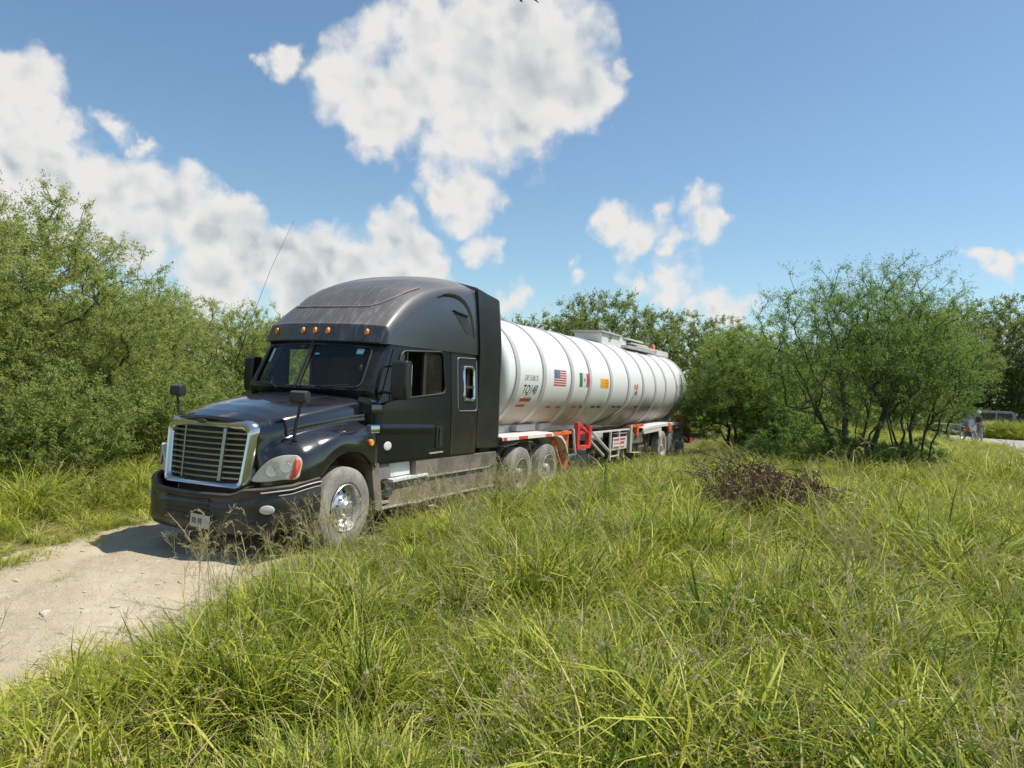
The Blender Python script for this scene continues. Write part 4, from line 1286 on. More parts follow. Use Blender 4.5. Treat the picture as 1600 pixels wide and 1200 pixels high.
# frame rails and cross members
g_ = Geo()
for s in (1, -1):
    g_.box((s * .50 - .06, 4.9, 1.20), (s * .50 + .06, 19.9, 1.37))
    g_.box((s * .50 - .10, 4.9, 1.37), (s * .50 + .10, 19.9, 1.385))
for y in np.arange(5.2, 19.9, 1.05): g_.box((-.44, y - .03, 1.22), (.44, y + .03, 1.34))
g_.obj('frame_rail', 'white', trailer)
Geo().box((-.45, 4.8, 1.12), (.45, 6.9, 1.19)).obj('king_pin_plate', 'chassis', trailer)
for a, b in ((5.0, 5.55), (6.1, 7.05), (7.30, 7.95)):
    Geo().box((.57, a, 1.26), (.72, b, 1.40)).obj('valve_box', 'greywhite', trailer, bevel=.01)
for s in (1, -1):
    # front fender over the drive wheels: white deck, grey inner, curved tail
    def deck(y0, y1, ze, curl_f, curl_r, nm, under):
        top = []
        if curl_f: top += [(y0 - .30, ze - .52), (y0 - .26, ze - .30), (y0 - .14, ze - .10)]
        top += [(y0, ze), (y1, ze)]
        if curl_r: top += [(y1 + .28, ze - .06), (y1 + .52, ze - .20), (y1 + .70, ze - .42), (y1 + .76, ze - .60)]
        g_ = Geo()
        g_.loft([[(s * x, y, z + dz) for x, dz in ((.60, .0), (1.16, 0.0), (1.215, -.012), (1.22, -.07), (1.205, -.07), (1.20, -.025), (.60, -.02))] for y, z in top])
        f_ = g_.obj(nm, 'white', trailer, True)
        return f_
    fd = deck(4.45, 7.05, 1.245, 0, 1, 'fender', None)
    for a, b, mt_ in ((4.48, 4.62, 'red'), (5.15, 5.55, 'red'), (6.45, 6.75, 'orange')):
        Geo().box((s * 1.217, a, 1.18), (s * 1.226, b, 1.235)).obj('reflector_strip', mt_, fd)
    Geo().prism([(4.45, 1.22), (7.05, 1.22), (7.35, 1.16), (7.6, 1.0), (7.78, .66), (7.5, .9), (7.2, 1.02), (4.45, 1.05)], 'X', s * .58, s * .60).obj('fender_liner', 'skirt', fd)
    # landing leg with its orange plate
    lg = Geo().box((s * .95 - .07, 7.62, .34), (s * .95 + .07, 7.76, 1.22)); lg.box((s * .95 - .12, 7.56, .24), (s * .95 + .12, 7.82, .28)); lg.box((s * .95 - .05, 7.64, .26), (s * .95 + .05, 7.74, .36))
    lg.obj('landing_leg', 'orange', trailer, bevel=.006)
    Geo().prism([(7.25, 1.06), (7.62, 1.12), (7.62, .50), (7.25, .62)], 'X', s * 1.0, s * 1.03).obj('mud_flap', 'orange', trailer)
    Geo().prism([(7.70, 1.26), (7.92, 1.26), (7.95, .42), (7.70, .38)], 'X', s * 1.06, s * 1.15).obj('leg_cover', 'orange', trailer, bevel=.008)
    Geo().box((s * 1.19 - .012, 6.9, 1.19), (s * 1.19 + .035, 7.9, 1.252)).obj('orange_rail', 'orange', trailer)
    # ladder post, red bracket, braces, side guard
    g_ = Geo().tube([(s * 1.17, 8.16, 1.28), (s * 1.18, 8.20, .98), (s * 1.18, 8.32, .72), (s * 1.05, 8.32, .66), (s * .8, 8.30, .66)], .03, 8)
    g_.obj('guard_post', 'white', trailer, True)
    g_ = Geo().box((s * 1.12 - .05, 8.44, .84), (s * 1.12 + .05, 8.60, 1.42)); g_.box((s * 1.12 - .05, 9.22, .84), (s * 1.12 + .05, 9.40, 1.33)); g_.box((s * 1.12 - .06, 8.44, .80), (s * 1.12 + .06, 9.32, .88)); g_.box((s * 1.12 - .02, 8.6, 1.14), (s * 1.12 + .02, 9.22, 1.22))
    g_.prism([(8.60, 1.42), (9.22, 1.20), (9.22, 1.14), (8.60, 1.34)], 'X', s * 1.08, s * 1.16)
    g_.obj('red_bracket', 'red', trailer, bevel=.006)
    Geo().tube([(s * 1.16, 9.45, 1.17), (s * 1.16, 10.86, .62)], .036, 8).obj('brace', 'white', trailer, True)
    Geo().tube([(s * 1.14, 9.40, .97), (s * 1.14, 10.45, .55)], .030, 8).obj('brace', 'white', trailer, True)
    g_ = Geo().box((s * 1.16 - .025, 9.5, 1.14), (s * 1.16 + .025, 12.5, 1.18))
    for y in (10.86, 11.58): g_.box((s * 1.17 - .022, y - .03, .40), (s * 1.17 + .022, y + .03, 1.16))
    for z in (.50, .68): g_.box((s * 1.17 - .015, 10.86, z - .015), (s * 1.17 + .015, 11.58, z + .015))
    g_.obj('ladder', 'white', trailer)
    Geo().box((s * .95 - .25, 9.55, .95), (s * .95 + .10, 10.6, 1.12)).obj('hose_tray', 'greywhite', trailer)
    if s > 0:
        sg = Geo().box((1.195, 10.98, .66), (1.205, 12.2, .985)).obj('sign_board', 'white', trailer)
        for a, b, z0, z1 in ((11.04, 11.50, .90, .945), (11.60, 12.05, .90, .945), (11.04, 11.50, .82, .835), (11.60, 11.95, .80, .86), (11.04, 11.50, .70, .745), (11.62, 12.0, .70, .73)):
            Geo().box((1.2055, a, z0), (1.209, b, z1)).obj('sign_print', 'inkred', sg)
    g_ = Geo().box((s * .95 - .2, 12.3, .74), (s * .95 + .2, 14.0, 1.02)); g_.tube([(s * .9, 12.5, .58), (s * .9, 14.6, .58)], .14, 12)
    g_.obj('valve_cabinet', 'dirtydark', trailer)
    for y in (12.62, 13.25):
        Geo().box((s * 1.16 - .05, y - .10, .50 if y < 13 else .95), (s * 1.16 + .05, y + .10, 1.27)).obj('guard_bracket', 'orange' if y > 13 else 'greywhite', trailer, bevel=.01)
    Geo().box((s * 1.14 - .03, 12.45, 1.20), (s * 1.14 + .05, 13.9, 1.27)).obj('orange_rail', 'orange', trailer)
    # rear fender
    g_ = Geo()
    top = [(13.8, 1.16), (14.6, 1.20), (15.9, 1.235), (16.3, 1.24), (19.6, 1.24), (20.1, 1.17), (20.45, .98)]
    g_.loft([[(s * x, y, z + dz) for x, dz in ((.60, 0), (1.17, 0), (1.215, -.012), (1.22, -.09), (1.205, -.09), (1.20, -.025), (.60, -.02))] for y, z in top])
    g_.obj('rear_fender', 'white', trailer, True)
    Geo().prism([(13.8, 1.12), (14.9, 1.15), (15.9, 1.18), (16.05, .62), (15.88, .62), (15.6, 1.02), (13.9, .98)], 'X', s * 1.17, s * 1.21).obj('fender_skirt', 'white', trailer)
    for a, b in ((16.75, 17.15), (19.55, 20.3)):
        Geo().prism([(a, 1.25), (b, 1.22 if a < 19 else 1.12), (b + .12, .98), (a + .1, 1.0)], 'X', s * 1.18, s * 1.232).obj('orange_bracket', 'orange', trailer, bevel=.01)
    Geo().box((s * 1.0 - .22, 20.15, .45), (s * 1.0 + .2, 20.18, 1.0)).obj('rear_flap', 'skirt', trailer)
    Geo().prism([(20.35, .42), (20.35, .66), (21.6, .50)], 'X', s * 1.02, s * 1.14).obj('hose_end', 'red', trailer)
g_ = Geo().box((-1.2, 20.0, 1.02), (1.2, 20.14, 1.20)); g_.box((-1.1, 20.02, .5), (1.1, 20.12, .62)); g_.box((.75, 19.75, 1.24), (1.15, 20.1, 1.44)); g_.box((-1.15, 19.75, 1.24), (-.75, 20.1, 1.44))
g_.obj('rear_bumper', 'orange', trailer, bevel=.01)
for y in (16.15, 17.45, 18.75):
    for s in (1, -1):
        wheel(trailer, s * 1.085, y, .49, .51, s, DUAL, 'dual trailer wheel coated in pale dust')
g_ = Geo()
for y in (16.15, 17.45, 18.75): g_.tube([(-.9, y, .49), (.9, y, .49)], .075, 10)
for s in (1, -1): g_.box((s * .5 - .05, 15.6, .70), (s * .5 + .05, 19.3, 1.2))
g_.obj('suspension', 'chassis', trailer)
# a hose strapped along the belly
pts = []
for k in range(15):
    y = 10.4 + 2.2 * k / 14; a = math.radians(-62 + 50 * (k / 14) ** 1.4)
    pts.append(((t_r(y) + .03) * math.cos(a), y, t_c(y) + (t_r(y) + .03) * math.sin(a)))
Geo().tube(pts, .022, 6).obj('hose', 'chassis', tank, True)

# manhole housing, catwalk and beacon on top
g_ = Geo()
g_.loft([[(x, y, z) for x, z in ((-.40, 3.40), (-.40, zt), (.40, zt), (.40, 3.40))] for y, zt in ((12.1, 3.76), (13.6, 3.77), (14.4, 3.75))])
mh = g_.obj('manhole_box', 'white', trailer, bevel=.012)
g_ = Geo().box((-.46, 11.95, 3.79), (.46, 13.75, 3.83)); g_.box((-.42, 12.02, 3.76), (.42, 13.7, 3.79))
g_.obj('box_lid', 'greywhite', mh)
g_ = Geo()
for a, b, z in ((14.1, 16.0, 3.80), (14.8, 16.6, 3.70), (15.4, 17.6, 3.65)):
    g_.prism([(a, z), (b, z + .02), (b + .35, z - .02), (b, z - .04), (a, z - .035)], 'X', -.44, .44)
g_.lathe([(3.5, .26), (3.80, .26), (3.82, .28), (3.84, .28), (3.86, .1), (3.86, 0)], axis='Z', origin=(0, 14.9, 0), n=24)
g_.obj('hatch_cover', 'white', mh, False, bevel=.006)
Geo().tube([(.405, 12.7, 3.68), (.43, 12.75, 3.64), (.43, 12.9, 3.66), (.405, 12.95, 3.72)], .015, 6).obj('hasp', 'chassis', mh)
Geo().box((-.55, 13.9, 3.48), (.62, 16.9, 3.56)).obj('spill_tray', 'greywhite', trailer)
g_ = Geo().box((-.35, 18.2, 3.50), (.35, 19.9, 3.70)); g_.obj('rear_vent_housing', 'white', trailer, bevel=.02)
bc = Geo().lathe([(3.70, .10), (3.74, .10), (3.76, .085), (3.88, .08), (3.92, .05), (3.93, 0)], axis='Z', origin=(.0, 19.0, 0), n=20).obj('beacon', 'orange', trailer, True)


# ---- lettering and stickers follow the curve of the tank
def on_tank(y, z, off=.004):
    r = t_r(y); return (math.sqrt(max(0, r * r - (z - t_c(y)) ** 2)) + off, y, z)


def decal(name, y0, y1, z0, z1, mt_, off=.004, skew=0.0, parent=None):
    rows = [[on_tank(y + skew * (z - z0), z, off) for y in np.linspace(y0, y1, 5)] for z in np.linspace(z0, z1, 6)]
    return Geo().loft(rows, closed=False, cap=False).obj(name, mt_, parent or tank, fix=False)


def lettering(txt, y, z, size, mt_, shear=0.0, stretch=1.0, name='lettering', off=.005):
    c = bpy.data.curves.new('t', 'FONT'); c.body = txt; c.size = size; c.shear = shear
    o = bpy.data.objects.new('t', c); COL.objects.link(o)
    dg = bpy.context.evaluated_depsgraph_get(); dg.update()
    me = bpy.data.meshes.new_from_object(o.evaluated_get(dg)); bpy.data.objects.remove(o)
    for v in me.vertices:
        v.co = on_tank(y + v.co.x * stretch, z + v.co.y, off)
    me.name = name; me.materials.clear(); me.materials.append(M[mt_])
    return link(name, me, tank)


lettering('CAP. 31,500 LTS', 5.46, 2.30, .15, 'inkgrey', .25, .62)
lettering('TQ148', 5.44, 2.04, .25, 'ink', .25, .92)
lettering('Fermaca', 5.42, 1.875, .13, 'inkred', .2, 1.0) if False else None
lg = decal('operator_logo', 5.48, 5.95, 1.88, 1.94, 'inkred', skew=.4)
decal('operator_logo', 5.46, 5.82, 1.77, 1.815, 'inkred', skew=.4)
pts = [on_tank(5.50 + .50 * k / 14, 1.945 + .035 * math.sin(math.pi * k / 14), .006) for k in range(15)]
Geo().tube(pts, .007, 4).obj('logo_arc', 'inkgrey', lg)
# stars and stripes
fl = decal('striped_flag', 6.93, 7.60, 2.23, 2.56, 'white', .003)
for k in range(7):
    z1 = 2.56 - k * 2 * .33 / 13
    decal('stripe', 6.93, 7.60, z1 - .33 / 13, z1, 'inkred', .005, parent=fl)
decal('canton', 6.93, 7.24, 2.56 - .33 * 7 / 13, 2.562, 'inkblue', .007, parent=fl)
fl = decal('tricolour_flag', 8.42, 9.05, 2.24, 2.55, 'white', .003)
decal('green_band', 8.42, 8.60, 2.24, 2.55, 'inkgreen', .005, parent=fl)
decal('red_band', 8.86, 9.05, 2.24, 2.55, 'inkred', .005, parent=fl)
decal('emblem', 8.69, 8.77, 2.36, 2.43, 'inkgrey', .005, parent=fl)
fl = decal('yellow_notice', 9.84, 10.46, 2.24, 2.47, 'yellow', .003)
for k in range(5): decal('notice_line', 9.90, 10.40, 2.265 + k * .042, 2.28 + k * .042, 'orange', .005, parent=fl)
dm = decal('hazard_diamond', 12.62, 13.06, 2.08, 2.42, 'white', .002)
for a, b, c_, d__, mt_ in ((12.68, 12.80, 2.26, 2.38, 'orange'), (12.88, 13.0, 2.28, 2.40, 'orange'), (12.74, 12.98, 2.10, 2.20, 'inkgrey'), (12.84, 12.92, 2.20, 2.30, 'orange')):
    decal('placard_print', a, b, c_, d__, mt_, .005, parent=dm)
for y, k in ((6.92, 1), (7.45, 1), (8.38, 1), (8.87, 0), (9.62, 0), (10.02, 0), (11.2, 0), (11.62, 0), (13.1, 0), (13.4, 0), (14.5, 0)):
    decal('reflective_dash', y, y + .26, 1.745, 1.79, 'inkred' if k else 'ink', .004)
decal('slash_mark', 8.45, 8.50, 1.52, 1.66, 'inkgrey', .004, skew=1.2)


# ================================================================== VEGETATION
def tri_mesh(name, verts, faces, tint, mt, nper):
    """fast mesh from numpy; faces all have nper corners; tint is one value per face"""
    me = bpy.data.meshes.new(name)
    nf = len(faces)
    me.vertices.add(len(verts)); me.vertices.foreach_set('co', np.asarray(verts, np.float32).ravel())
    me.loops.add(nf * nper); me.loops.foreach_set('vertex_index', np.asarray(faces, np.int32).ravel())
    me.polygons.add(nf)
    me.polygons.foreach_set('loop_start', np.arange(0, nf * nper, nper, dtype=np.int32))
    if tint is not None:
        a = me.attributes.new('tint', 'FLOAT', 'FACE'); a.data.foreach_set('value', np.asarray(tint, np.float32))
    me.materials.append(M[mt]); me.update(); me.validate()
    return me


def leaves_mesh(name, C, D, L, Wd, tint, mt, R):
    """diamond shaped leaves: C centres, D directions (n,3), L lengths, Wd widths"""
    n = len(C)
    D = D / np.linalg.norm(D, axis=1, keepdims=True)
    up = R.normal(size=(n, 3)); up[:, 2] += 0.9
    S_ = np.cross(D, up); S_ /= np.linalg.norm(S_, axis=1, keepdims=True) + 1e-9
    N_ = np.cross(S_, D)
    a = C; b = C + D * (L * .45)[:, None] + S_ * (Wd * .5)[:, None] + N_ * (L * .04)[:, None]
    c = C + D * L[:, None] - N_ * (L * .08)[:, None]
    d = C + D * (L * .45)[:, None] - S_ * (Wd * .5)[:, None] + N_ * (L * .04)[:, None]
    V = np.stack([a, b, c, d], 1).reshape(-1, 3)
    F = np.arange(n * 4).reshape(n, 4)
    return tri_mesh(name, V, F, tint, mt, 4)


def tree_proto(name, seed, H, Rx, Ry, nstem, ntwig, nleaf, mt, base=0.12, lean=(0, 0), llen=.085, lw=.022, spread=.34, shape='vase', dense_low=True, tintbias=0.0, clump=7):
    """a multi-stemmed thorn tree. Twig tips fill a lumpy crown and are joined to the stems one by one."""
    R = np.random.default_rng(seed)
    # crown envelope: several overlapping lumps
    lumps = []
    for k in range(clump):
        a = 2 * math.pi * k / clump + R.uniform(-.4, .4); rr_ = R.uniform(.35, .62)
        lumps.append((Rx * rr_ * math.cos(a) + lean[0] * .6, Ry * rr_ * math.sin(a) + lean[1] * .6, H * R.uniform(.52, .70) if shape == 'vase' else H * R.uniform(.35, .62), Rx * R.uniform(.42, .58), H * R.uniform(.24, .34)))
    lumps.append((lean[0], lean[1], H * .74, Rx * .55, H * .26))
    if dense_low:
        for k in range(clump):
            a = R.uniform(0, 6.28); lumps.append((Rx * .62 * math.cos(a), Ry * .62 * math.sin(a), H * R.uniform(.22, .38), Rx * .42, H * .22))
    tips = []
    while len(tips) < ntwig:
        l = lumps[R.integers(len(lumps))]
        v = R.normal(size=3); v /= np.linalg.norm(v); rad = R.uniform(.35, 1.0) ** .55
        rad *= 1 + R.normal() * .07
        p_ = np.array([l[0] + v[0] * l[3] * rad, l[1] + v[1] * l[3] * rad, l[2] + v[2] * l[4] * rad])
        if p_[2] < H * base: continue
        tips.append(p_)
    tips = np.array(tips)
    # skeleton
    nodes = []; par = []
    for k in range(nstem):
        a = 2 * math.pi * (k + R.uniform(-.3, .3)) / nstem
        tilt = R.uniform(.18, .55) if nstem > 1 else .1
        tgt = np.array([Rx * tilt * 1.3 * math.cos(a) + lean[0], Ry * tilt * 1.3 * math.sin(a) + lean[1], H * R.uniform(.5, .66)])
        st = np.array([.10 * math.cos(a) * nstem ** .5, .10 * math.sin(a) * nstem ** .5, 0.0]); prev = -1
        wob = R.normal(size=(9, 3)) * .045 * H / 5
        for i in range(9):
            t_ = i / 8
            q = st * (1 - t_) + tgt * t_ + np.array([0, 0, .10 * H * math.sin(math.pi * t_) * .7]) + (wob[i] if i else 0)
            nodes.append(q); par.append(prev); prev = len(nodes) - 1
    order = np.argsort(np.linalg.norm(tips - np.array([0, 0, H * .15]), axis=1))
    arr = np.zeros((len(nodes) + 4 * ntwig, 3)); arr[:len(nodes)] = nodes; cnt = len(nodes)
    par = par + [0] * (4 * ntwig)
    ends = []
    for ti in order:
        tp = tips[ti]
        A_ = arr[:cnt]
        d = np.linalg.norm(A_ - tp, axis=1) + 0.55 * np.maximum(0, A_[:, 2] - tp[2] + .1) * 2 + .15 * np.linalg.norm(A_ - np.array([0, 0, 0]), axis=1)
        j = int(np.argmin(d)); a0 = arr[j]; prev = j
        dist = np.linalg.norm(tp - a0)
        ns = 3 if dist > .5 else 2
        for i in range(1, ns + 1):
            t_ = i / ns
            q = a0 * (1 - t_) + tp * t_
            q = q + np.array([0, 0, .10 * dist * math.sin(math.pi * t_)]) + (R.normal(size=3) * .035 * dist if i < ns else 0)
            arr[cnt] = q; par[cnt] = prev; prev = cnt; cnt += 1
        ends.append((prev, tp - a0))
    w_ = np.zeros(cnt)
    for e, _ in ends: w_[e] += 1
    for i in range(cnt - 1, -1, -1):
        if par[i] >= 0: w_[par[i]] += w_[i]
    rad = 0.0036 * np.sqrt(w_ + .6) * (H / 5) ** .5 + .0015
    # branch mesh: 4-sided tubes
    idx = np.array([i for i in range(cnt) if par[i] >= 0]); pi = np.array([par[i] for i in idx])
    A_ = arr[pi]; B_ = arr[idx]; D_ = B_ - A_; D_ /= np.linalg.norm(D_, axis=1, keepdims=True) + 1e-9
    ref = np.where(np.abs(D_[:, 2:3]) < .9, np.array([[0, 0, 1.0]]), np.array([[1.0, 0, 0]]))
    U = np.cross(D_, ref); U /= np.linalg.norm(U, axis=1, keepdims=True); V_ = np.cross(U, D_)
    ns = 5; ang = 2 * math.pi * np.arange(ns) / ns
    ra = np.minimum(rad[pi], rad[idx] * 1.35)[:, None, None]; rb = rad[idx][:, None, None]
    cs = (U[:, None] * np.cos(ang)[None, :, None] + V_[:, None] * np.sin(ang)[None, :, None])
    VV = np.concatenate([A_[:, None] + cs * ra, B_[:, None] + cs * rb], 1).reshape(-1, 3)
    k = np.arange(len(idx))[:, None, None] * ns * 2
    j = np.arange(ns); F = np.stack([j, (j + 1) % ns, (j + 1) % ns + ns, j + ns], -1)[None] + k
    br = tri_mesh(name + '_branches', VV, F.reshape(-1, 4), None, 'bark', 4)
    br.polygons.foreach_set('use_smooth', [True] * len(br.polygons))
    # leaves: sprays along the last twig and around its tip
    tips_o = np.array([arr[e] for e, _ in ends]); dirs = np.array([d for _, d in ends]); dirs /= np.linalg.norm(dirs, axis=1, keepdims=True) + 1e-9
    n = len(tips_o); sub = 5
    # secondary sprigs: short curved strings of leaves leaving each tip
    T = np.repeat(tips_o, sub, 0); Dd = np.repeat(dirs, sub, 0) + R.normal(size=(n * sub, 3)) * .75; Dd[:, 2] += .12
    Dd /= np.linalg.norm(Dd, axis=1, keepdims=True)
    Ls = R.uniform(.5, 1.3, n * sub) * spread
    per = max(3, nleaf // sub)
    tt = R.uniform(-.25, 1.0, (n * sub, per))
    Cc = T[:, None] + Dd[:, None] * (tt * Ls[:, None])[..., None] + R.normal(size=(n * sub, per, 3)) * .022
    Cc[..., 2] -= (np.clip(tt, 0, 1) ** 2) * .10 * Ls[:, None]
    LD = Dd[:, None] * .5 + R.normal(size=(n * sub, per, 3)) * .8; LD[..., 2] -= .1
    Cc = Cc.reshape(-1, 3); LD = LD.reshape(-1, 3)
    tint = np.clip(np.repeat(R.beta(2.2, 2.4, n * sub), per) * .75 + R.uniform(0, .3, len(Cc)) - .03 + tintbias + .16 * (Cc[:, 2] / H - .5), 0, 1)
    lm = leaves_mesh(name + '_leaves', Cc, LD, R.uniform(.7, 1.3, len(Cc)) * llen, R.uniform(.7, 1.3, len(Cc)) * lw, tint, mt, R)
    return br, lm


def place_tree(name, proto, label, loc, rot=0.0, scale=1.0, group=None, cat='tree', crown='crown', trunk='trunk'):
    e = thing(name, label, cat, (loc[0], loc[1], float(gz(loc[0], loc[1])) - .03), group)
    e.rotation_euler = (0, 0, rot); e.scale = (scale,) * 3 if not isinstance(scale, tuple) else scale
    for nm, me in ((trunk, proto[0]), (crown, proto[1])):
        c = bpy.data.objects.new(nm, me); COL.objects.link(c); c.parent = e
    return e


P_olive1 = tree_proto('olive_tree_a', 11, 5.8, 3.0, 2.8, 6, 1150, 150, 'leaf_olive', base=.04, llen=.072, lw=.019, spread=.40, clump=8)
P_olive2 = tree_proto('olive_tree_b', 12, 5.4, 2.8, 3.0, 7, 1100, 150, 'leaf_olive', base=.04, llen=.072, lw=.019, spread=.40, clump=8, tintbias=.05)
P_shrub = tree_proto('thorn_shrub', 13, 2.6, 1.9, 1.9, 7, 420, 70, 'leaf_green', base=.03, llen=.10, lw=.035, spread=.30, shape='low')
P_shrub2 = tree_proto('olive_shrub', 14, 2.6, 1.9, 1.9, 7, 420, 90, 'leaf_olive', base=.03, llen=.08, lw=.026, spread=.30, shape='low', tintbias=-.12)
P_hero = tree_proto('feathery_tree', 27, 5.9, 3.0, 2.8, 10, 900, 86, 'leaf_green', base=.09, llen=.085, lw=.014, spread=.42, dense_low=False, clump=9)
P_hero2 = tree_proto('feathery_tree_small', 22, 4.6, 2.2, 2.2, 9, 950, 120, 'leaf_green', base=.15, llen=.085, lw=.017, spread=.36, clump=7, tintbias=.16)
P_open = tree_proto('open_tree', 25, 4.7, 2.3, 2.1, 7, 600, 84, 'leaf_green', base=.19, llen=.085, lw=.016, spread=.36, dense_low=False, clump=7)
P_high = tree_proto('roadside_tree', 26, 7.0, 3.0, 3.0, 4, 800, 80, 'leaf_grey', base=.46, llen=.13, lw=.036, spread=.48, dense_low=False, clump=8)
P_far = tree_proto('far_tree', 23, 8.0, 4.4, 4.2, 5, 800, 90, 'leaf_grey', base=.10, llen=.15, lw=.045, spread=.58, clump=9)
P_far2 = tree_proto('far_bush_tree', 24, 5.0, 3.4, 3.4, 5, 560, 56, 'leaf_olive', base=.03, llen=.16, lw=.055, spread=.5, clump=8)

GL = 'thorn trees lining the left side of the track'
left = [((-7.6, -1.6), .4, .98, P_olive2, 'olive thorn tree cut off by the left edge of the photograph'),
        ((-8.4, 1.6), 2.1, .97, P_olive1, 'tallest olive thorn tree at the left, its top against the big cloud bank'),
        ((-9.6, 5.4), 4.2, .80, P_olive2, 'olive thorn tree second from the left edge, just lower than the tallest'),
        ((-9.4, 9.2), 1.2, .70, P_olive1, 'olive thorn tree behind the far hood mirror of the black truck'),
        ((-9.8, 13.4), 5.2, .74, P_olive2, 'olive thorn tree to the left of the whip antenna'),
        ((-10.5, 18.2), 3.0, .72, P_olive1, 'olive thorn tree directly behind the far door mirror of the truck')]
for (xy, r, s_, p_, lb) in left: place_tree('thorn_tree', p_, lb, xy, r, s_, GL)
place_tree('green_tree', P_hero, 'dark green tree showing beside the front curve of the truck roof', (-13.8, 24.5), 1.0, .86)
for xy, r, s_, lb in (((-5.3, .2), .3, .80, 'low green shrub below the leftmost trees at the left picture edge'), ((-5.7, 3.4), 1.9, .85, 'low green shrub left of the chrome grille'), ((-6.2, 7.0), 3.1, .9, 'low green shrub just behind the far hood mirror'), ((-6.9, 11.5), 4.0, 1.0, 'low green shrub mostly hidden behind the hood')):
    place_tree('thorn_shrub', P_shrub2, lb, xy, r, s_, 'low shrubs at the foot of the left trees', 'shrub')
FW = ['far beyond the antenna, low on the skyline', 'far behind the left mirror, hidden by nearer trees', 'far behind the leftmost trees', 'deep behind the tank, between two nearer crowns', 'deep behind the rear of the tank', 'far beyond the right edge of the road', 'far right beyond the road bend', 'in the last row beyond the parked vehicles', 'in the last row behind the standing person', 'in the last row behind the large airy tree', 'in the last row behind the silver van']
# second row fills in behind
for i, (xy, r, s_) in enumerate((((-13.2, 3), 1, .92), ((-13.5, 9.5), 3, .78), ((-14.5, 16), 5, .76))):
    place_tree('thorn_tree', P_olive1 if i % 2 else P_olive2, ['olive thorn tree of the second row behind the tallest one at left', 'olive thorn tree of the second row, middle of three', 'olive thorn tree of the second row nearest the antenna'][i], xy, r, s_, 'second row of trees on the left')
place_tree('feathery_tree', P_hero, 'large airy green tree with many thin dark stems right of the trailer', (6.75, 14.6), 2.0, (1.0, 1.0, 1.0))
place_tree('feathery_tree', P_hero2, 'smaller bushy green tree covering the rear end of the white tank', (3.15, 19.9), .8, (1.12, 1.12, 1.06))
place_tree('feathery_tree', P_open, 'bright green bushy tree at the right beside the large airy one', (8.25, 16.2), 2.5, (.95, .95, 1.0))
place_tree('green_bush', P_shrub, 'small dark green bush above the dead brush pile', (4.55, 12.6), 2.0, .42, cat='bush')
place_tree('green_bush', P_shrub, 'dark green bush around the foot of the large airy tree', (6.6, 14.4), 1.0, (.8, .6, .5), cat='bush')
place_tree('green_bush', P_shrub, 'dark green bush between the two airy trees', (4.9, 18.2), 2.6, (.9, .8, .7), cat='bush')
place_tree('green_bush', P_shrub, 'dark green bush under the rightmost bright tree', (8.3, 16.6), 4.0, (.6, .6, .45), cat='bush')
place_tree('green_bush', P_shrub2, 'low olive bush in front of the tank end tree', (3.7, 20.4), 4.4, (.8, .7, .45), cat='bush')
# beyond the trailer
far = [((-14.8, 34), .5, .80, P_far, 'pale green tree rising just right of the sleeper roof'),
       ((-9.4, 31), 1.5, .78, P_far, 'grey green tree behind the front of the white tank'),
       ((-6.4, 33.5), 2.6, .98, P_far, 'tallest grey green tree behind the middle of the tank'),
       ((-2.6, 35.5), 4.0, .90, P_far, 'grey green tree sloping down behind the rear of the tank'),
       ((1.8, 38), 5.0, .92, P_far2, 'olive tree far behind the bushy tree at the tank end'),
       ((6.0, 44), 0.3, 1.05, P_far2, 'olive tree far behind the large airy tree'),
       ((10.4, 66), 1.3, 1.35, P_far, 'tall tree across the side road, behind the standing person'),
       ((15.2, 66), 2.3, 1.42, P_far, 'tall grey green tree behind the silver van'),
       ((20.5, 64), 3.3, 1.5, P_far, 'tall grey green tree at the right edge of the photograph'),
       ((9.3, 52), 5.3, .95, P_far2, 'mid green tree behind the hand cart on the side road'),
       ((12.2, 57.8), 2.3, 1.2, P_high, 'mid green tree behind the left end of the silver van'),
       ((-11.8, 29), 2.2, .62, P_far2, 'olive tree filling the gap between the sleeper and the tank top')]
for i, (xy, r, s_, p_, lb) in enumerate(far): place_tree('background_tree', p_, lb, xy, r, s_, 'trees in the background')
for i, (xy, r, s_) in enumerate((((-22, 42), 0, .75), ((-26, 30), 2, .70), ((-32, 18), 3, .75), ((-4, 66), 4, 1.1), ((4, 72), 5, 1.1), ((27, 72), 1, 1.2), ((32, 58), 2, 1.1), ((30, 90), 2, 1.2), ((16, 92), 1, 1.1), ((2, 96), 4, 1.2), ((23, 100), 5, 1.2))):
    e = place_tree('background_tree', P_far, 'grey green tree ' + FW[i], xy, r, s_, 'far wood')


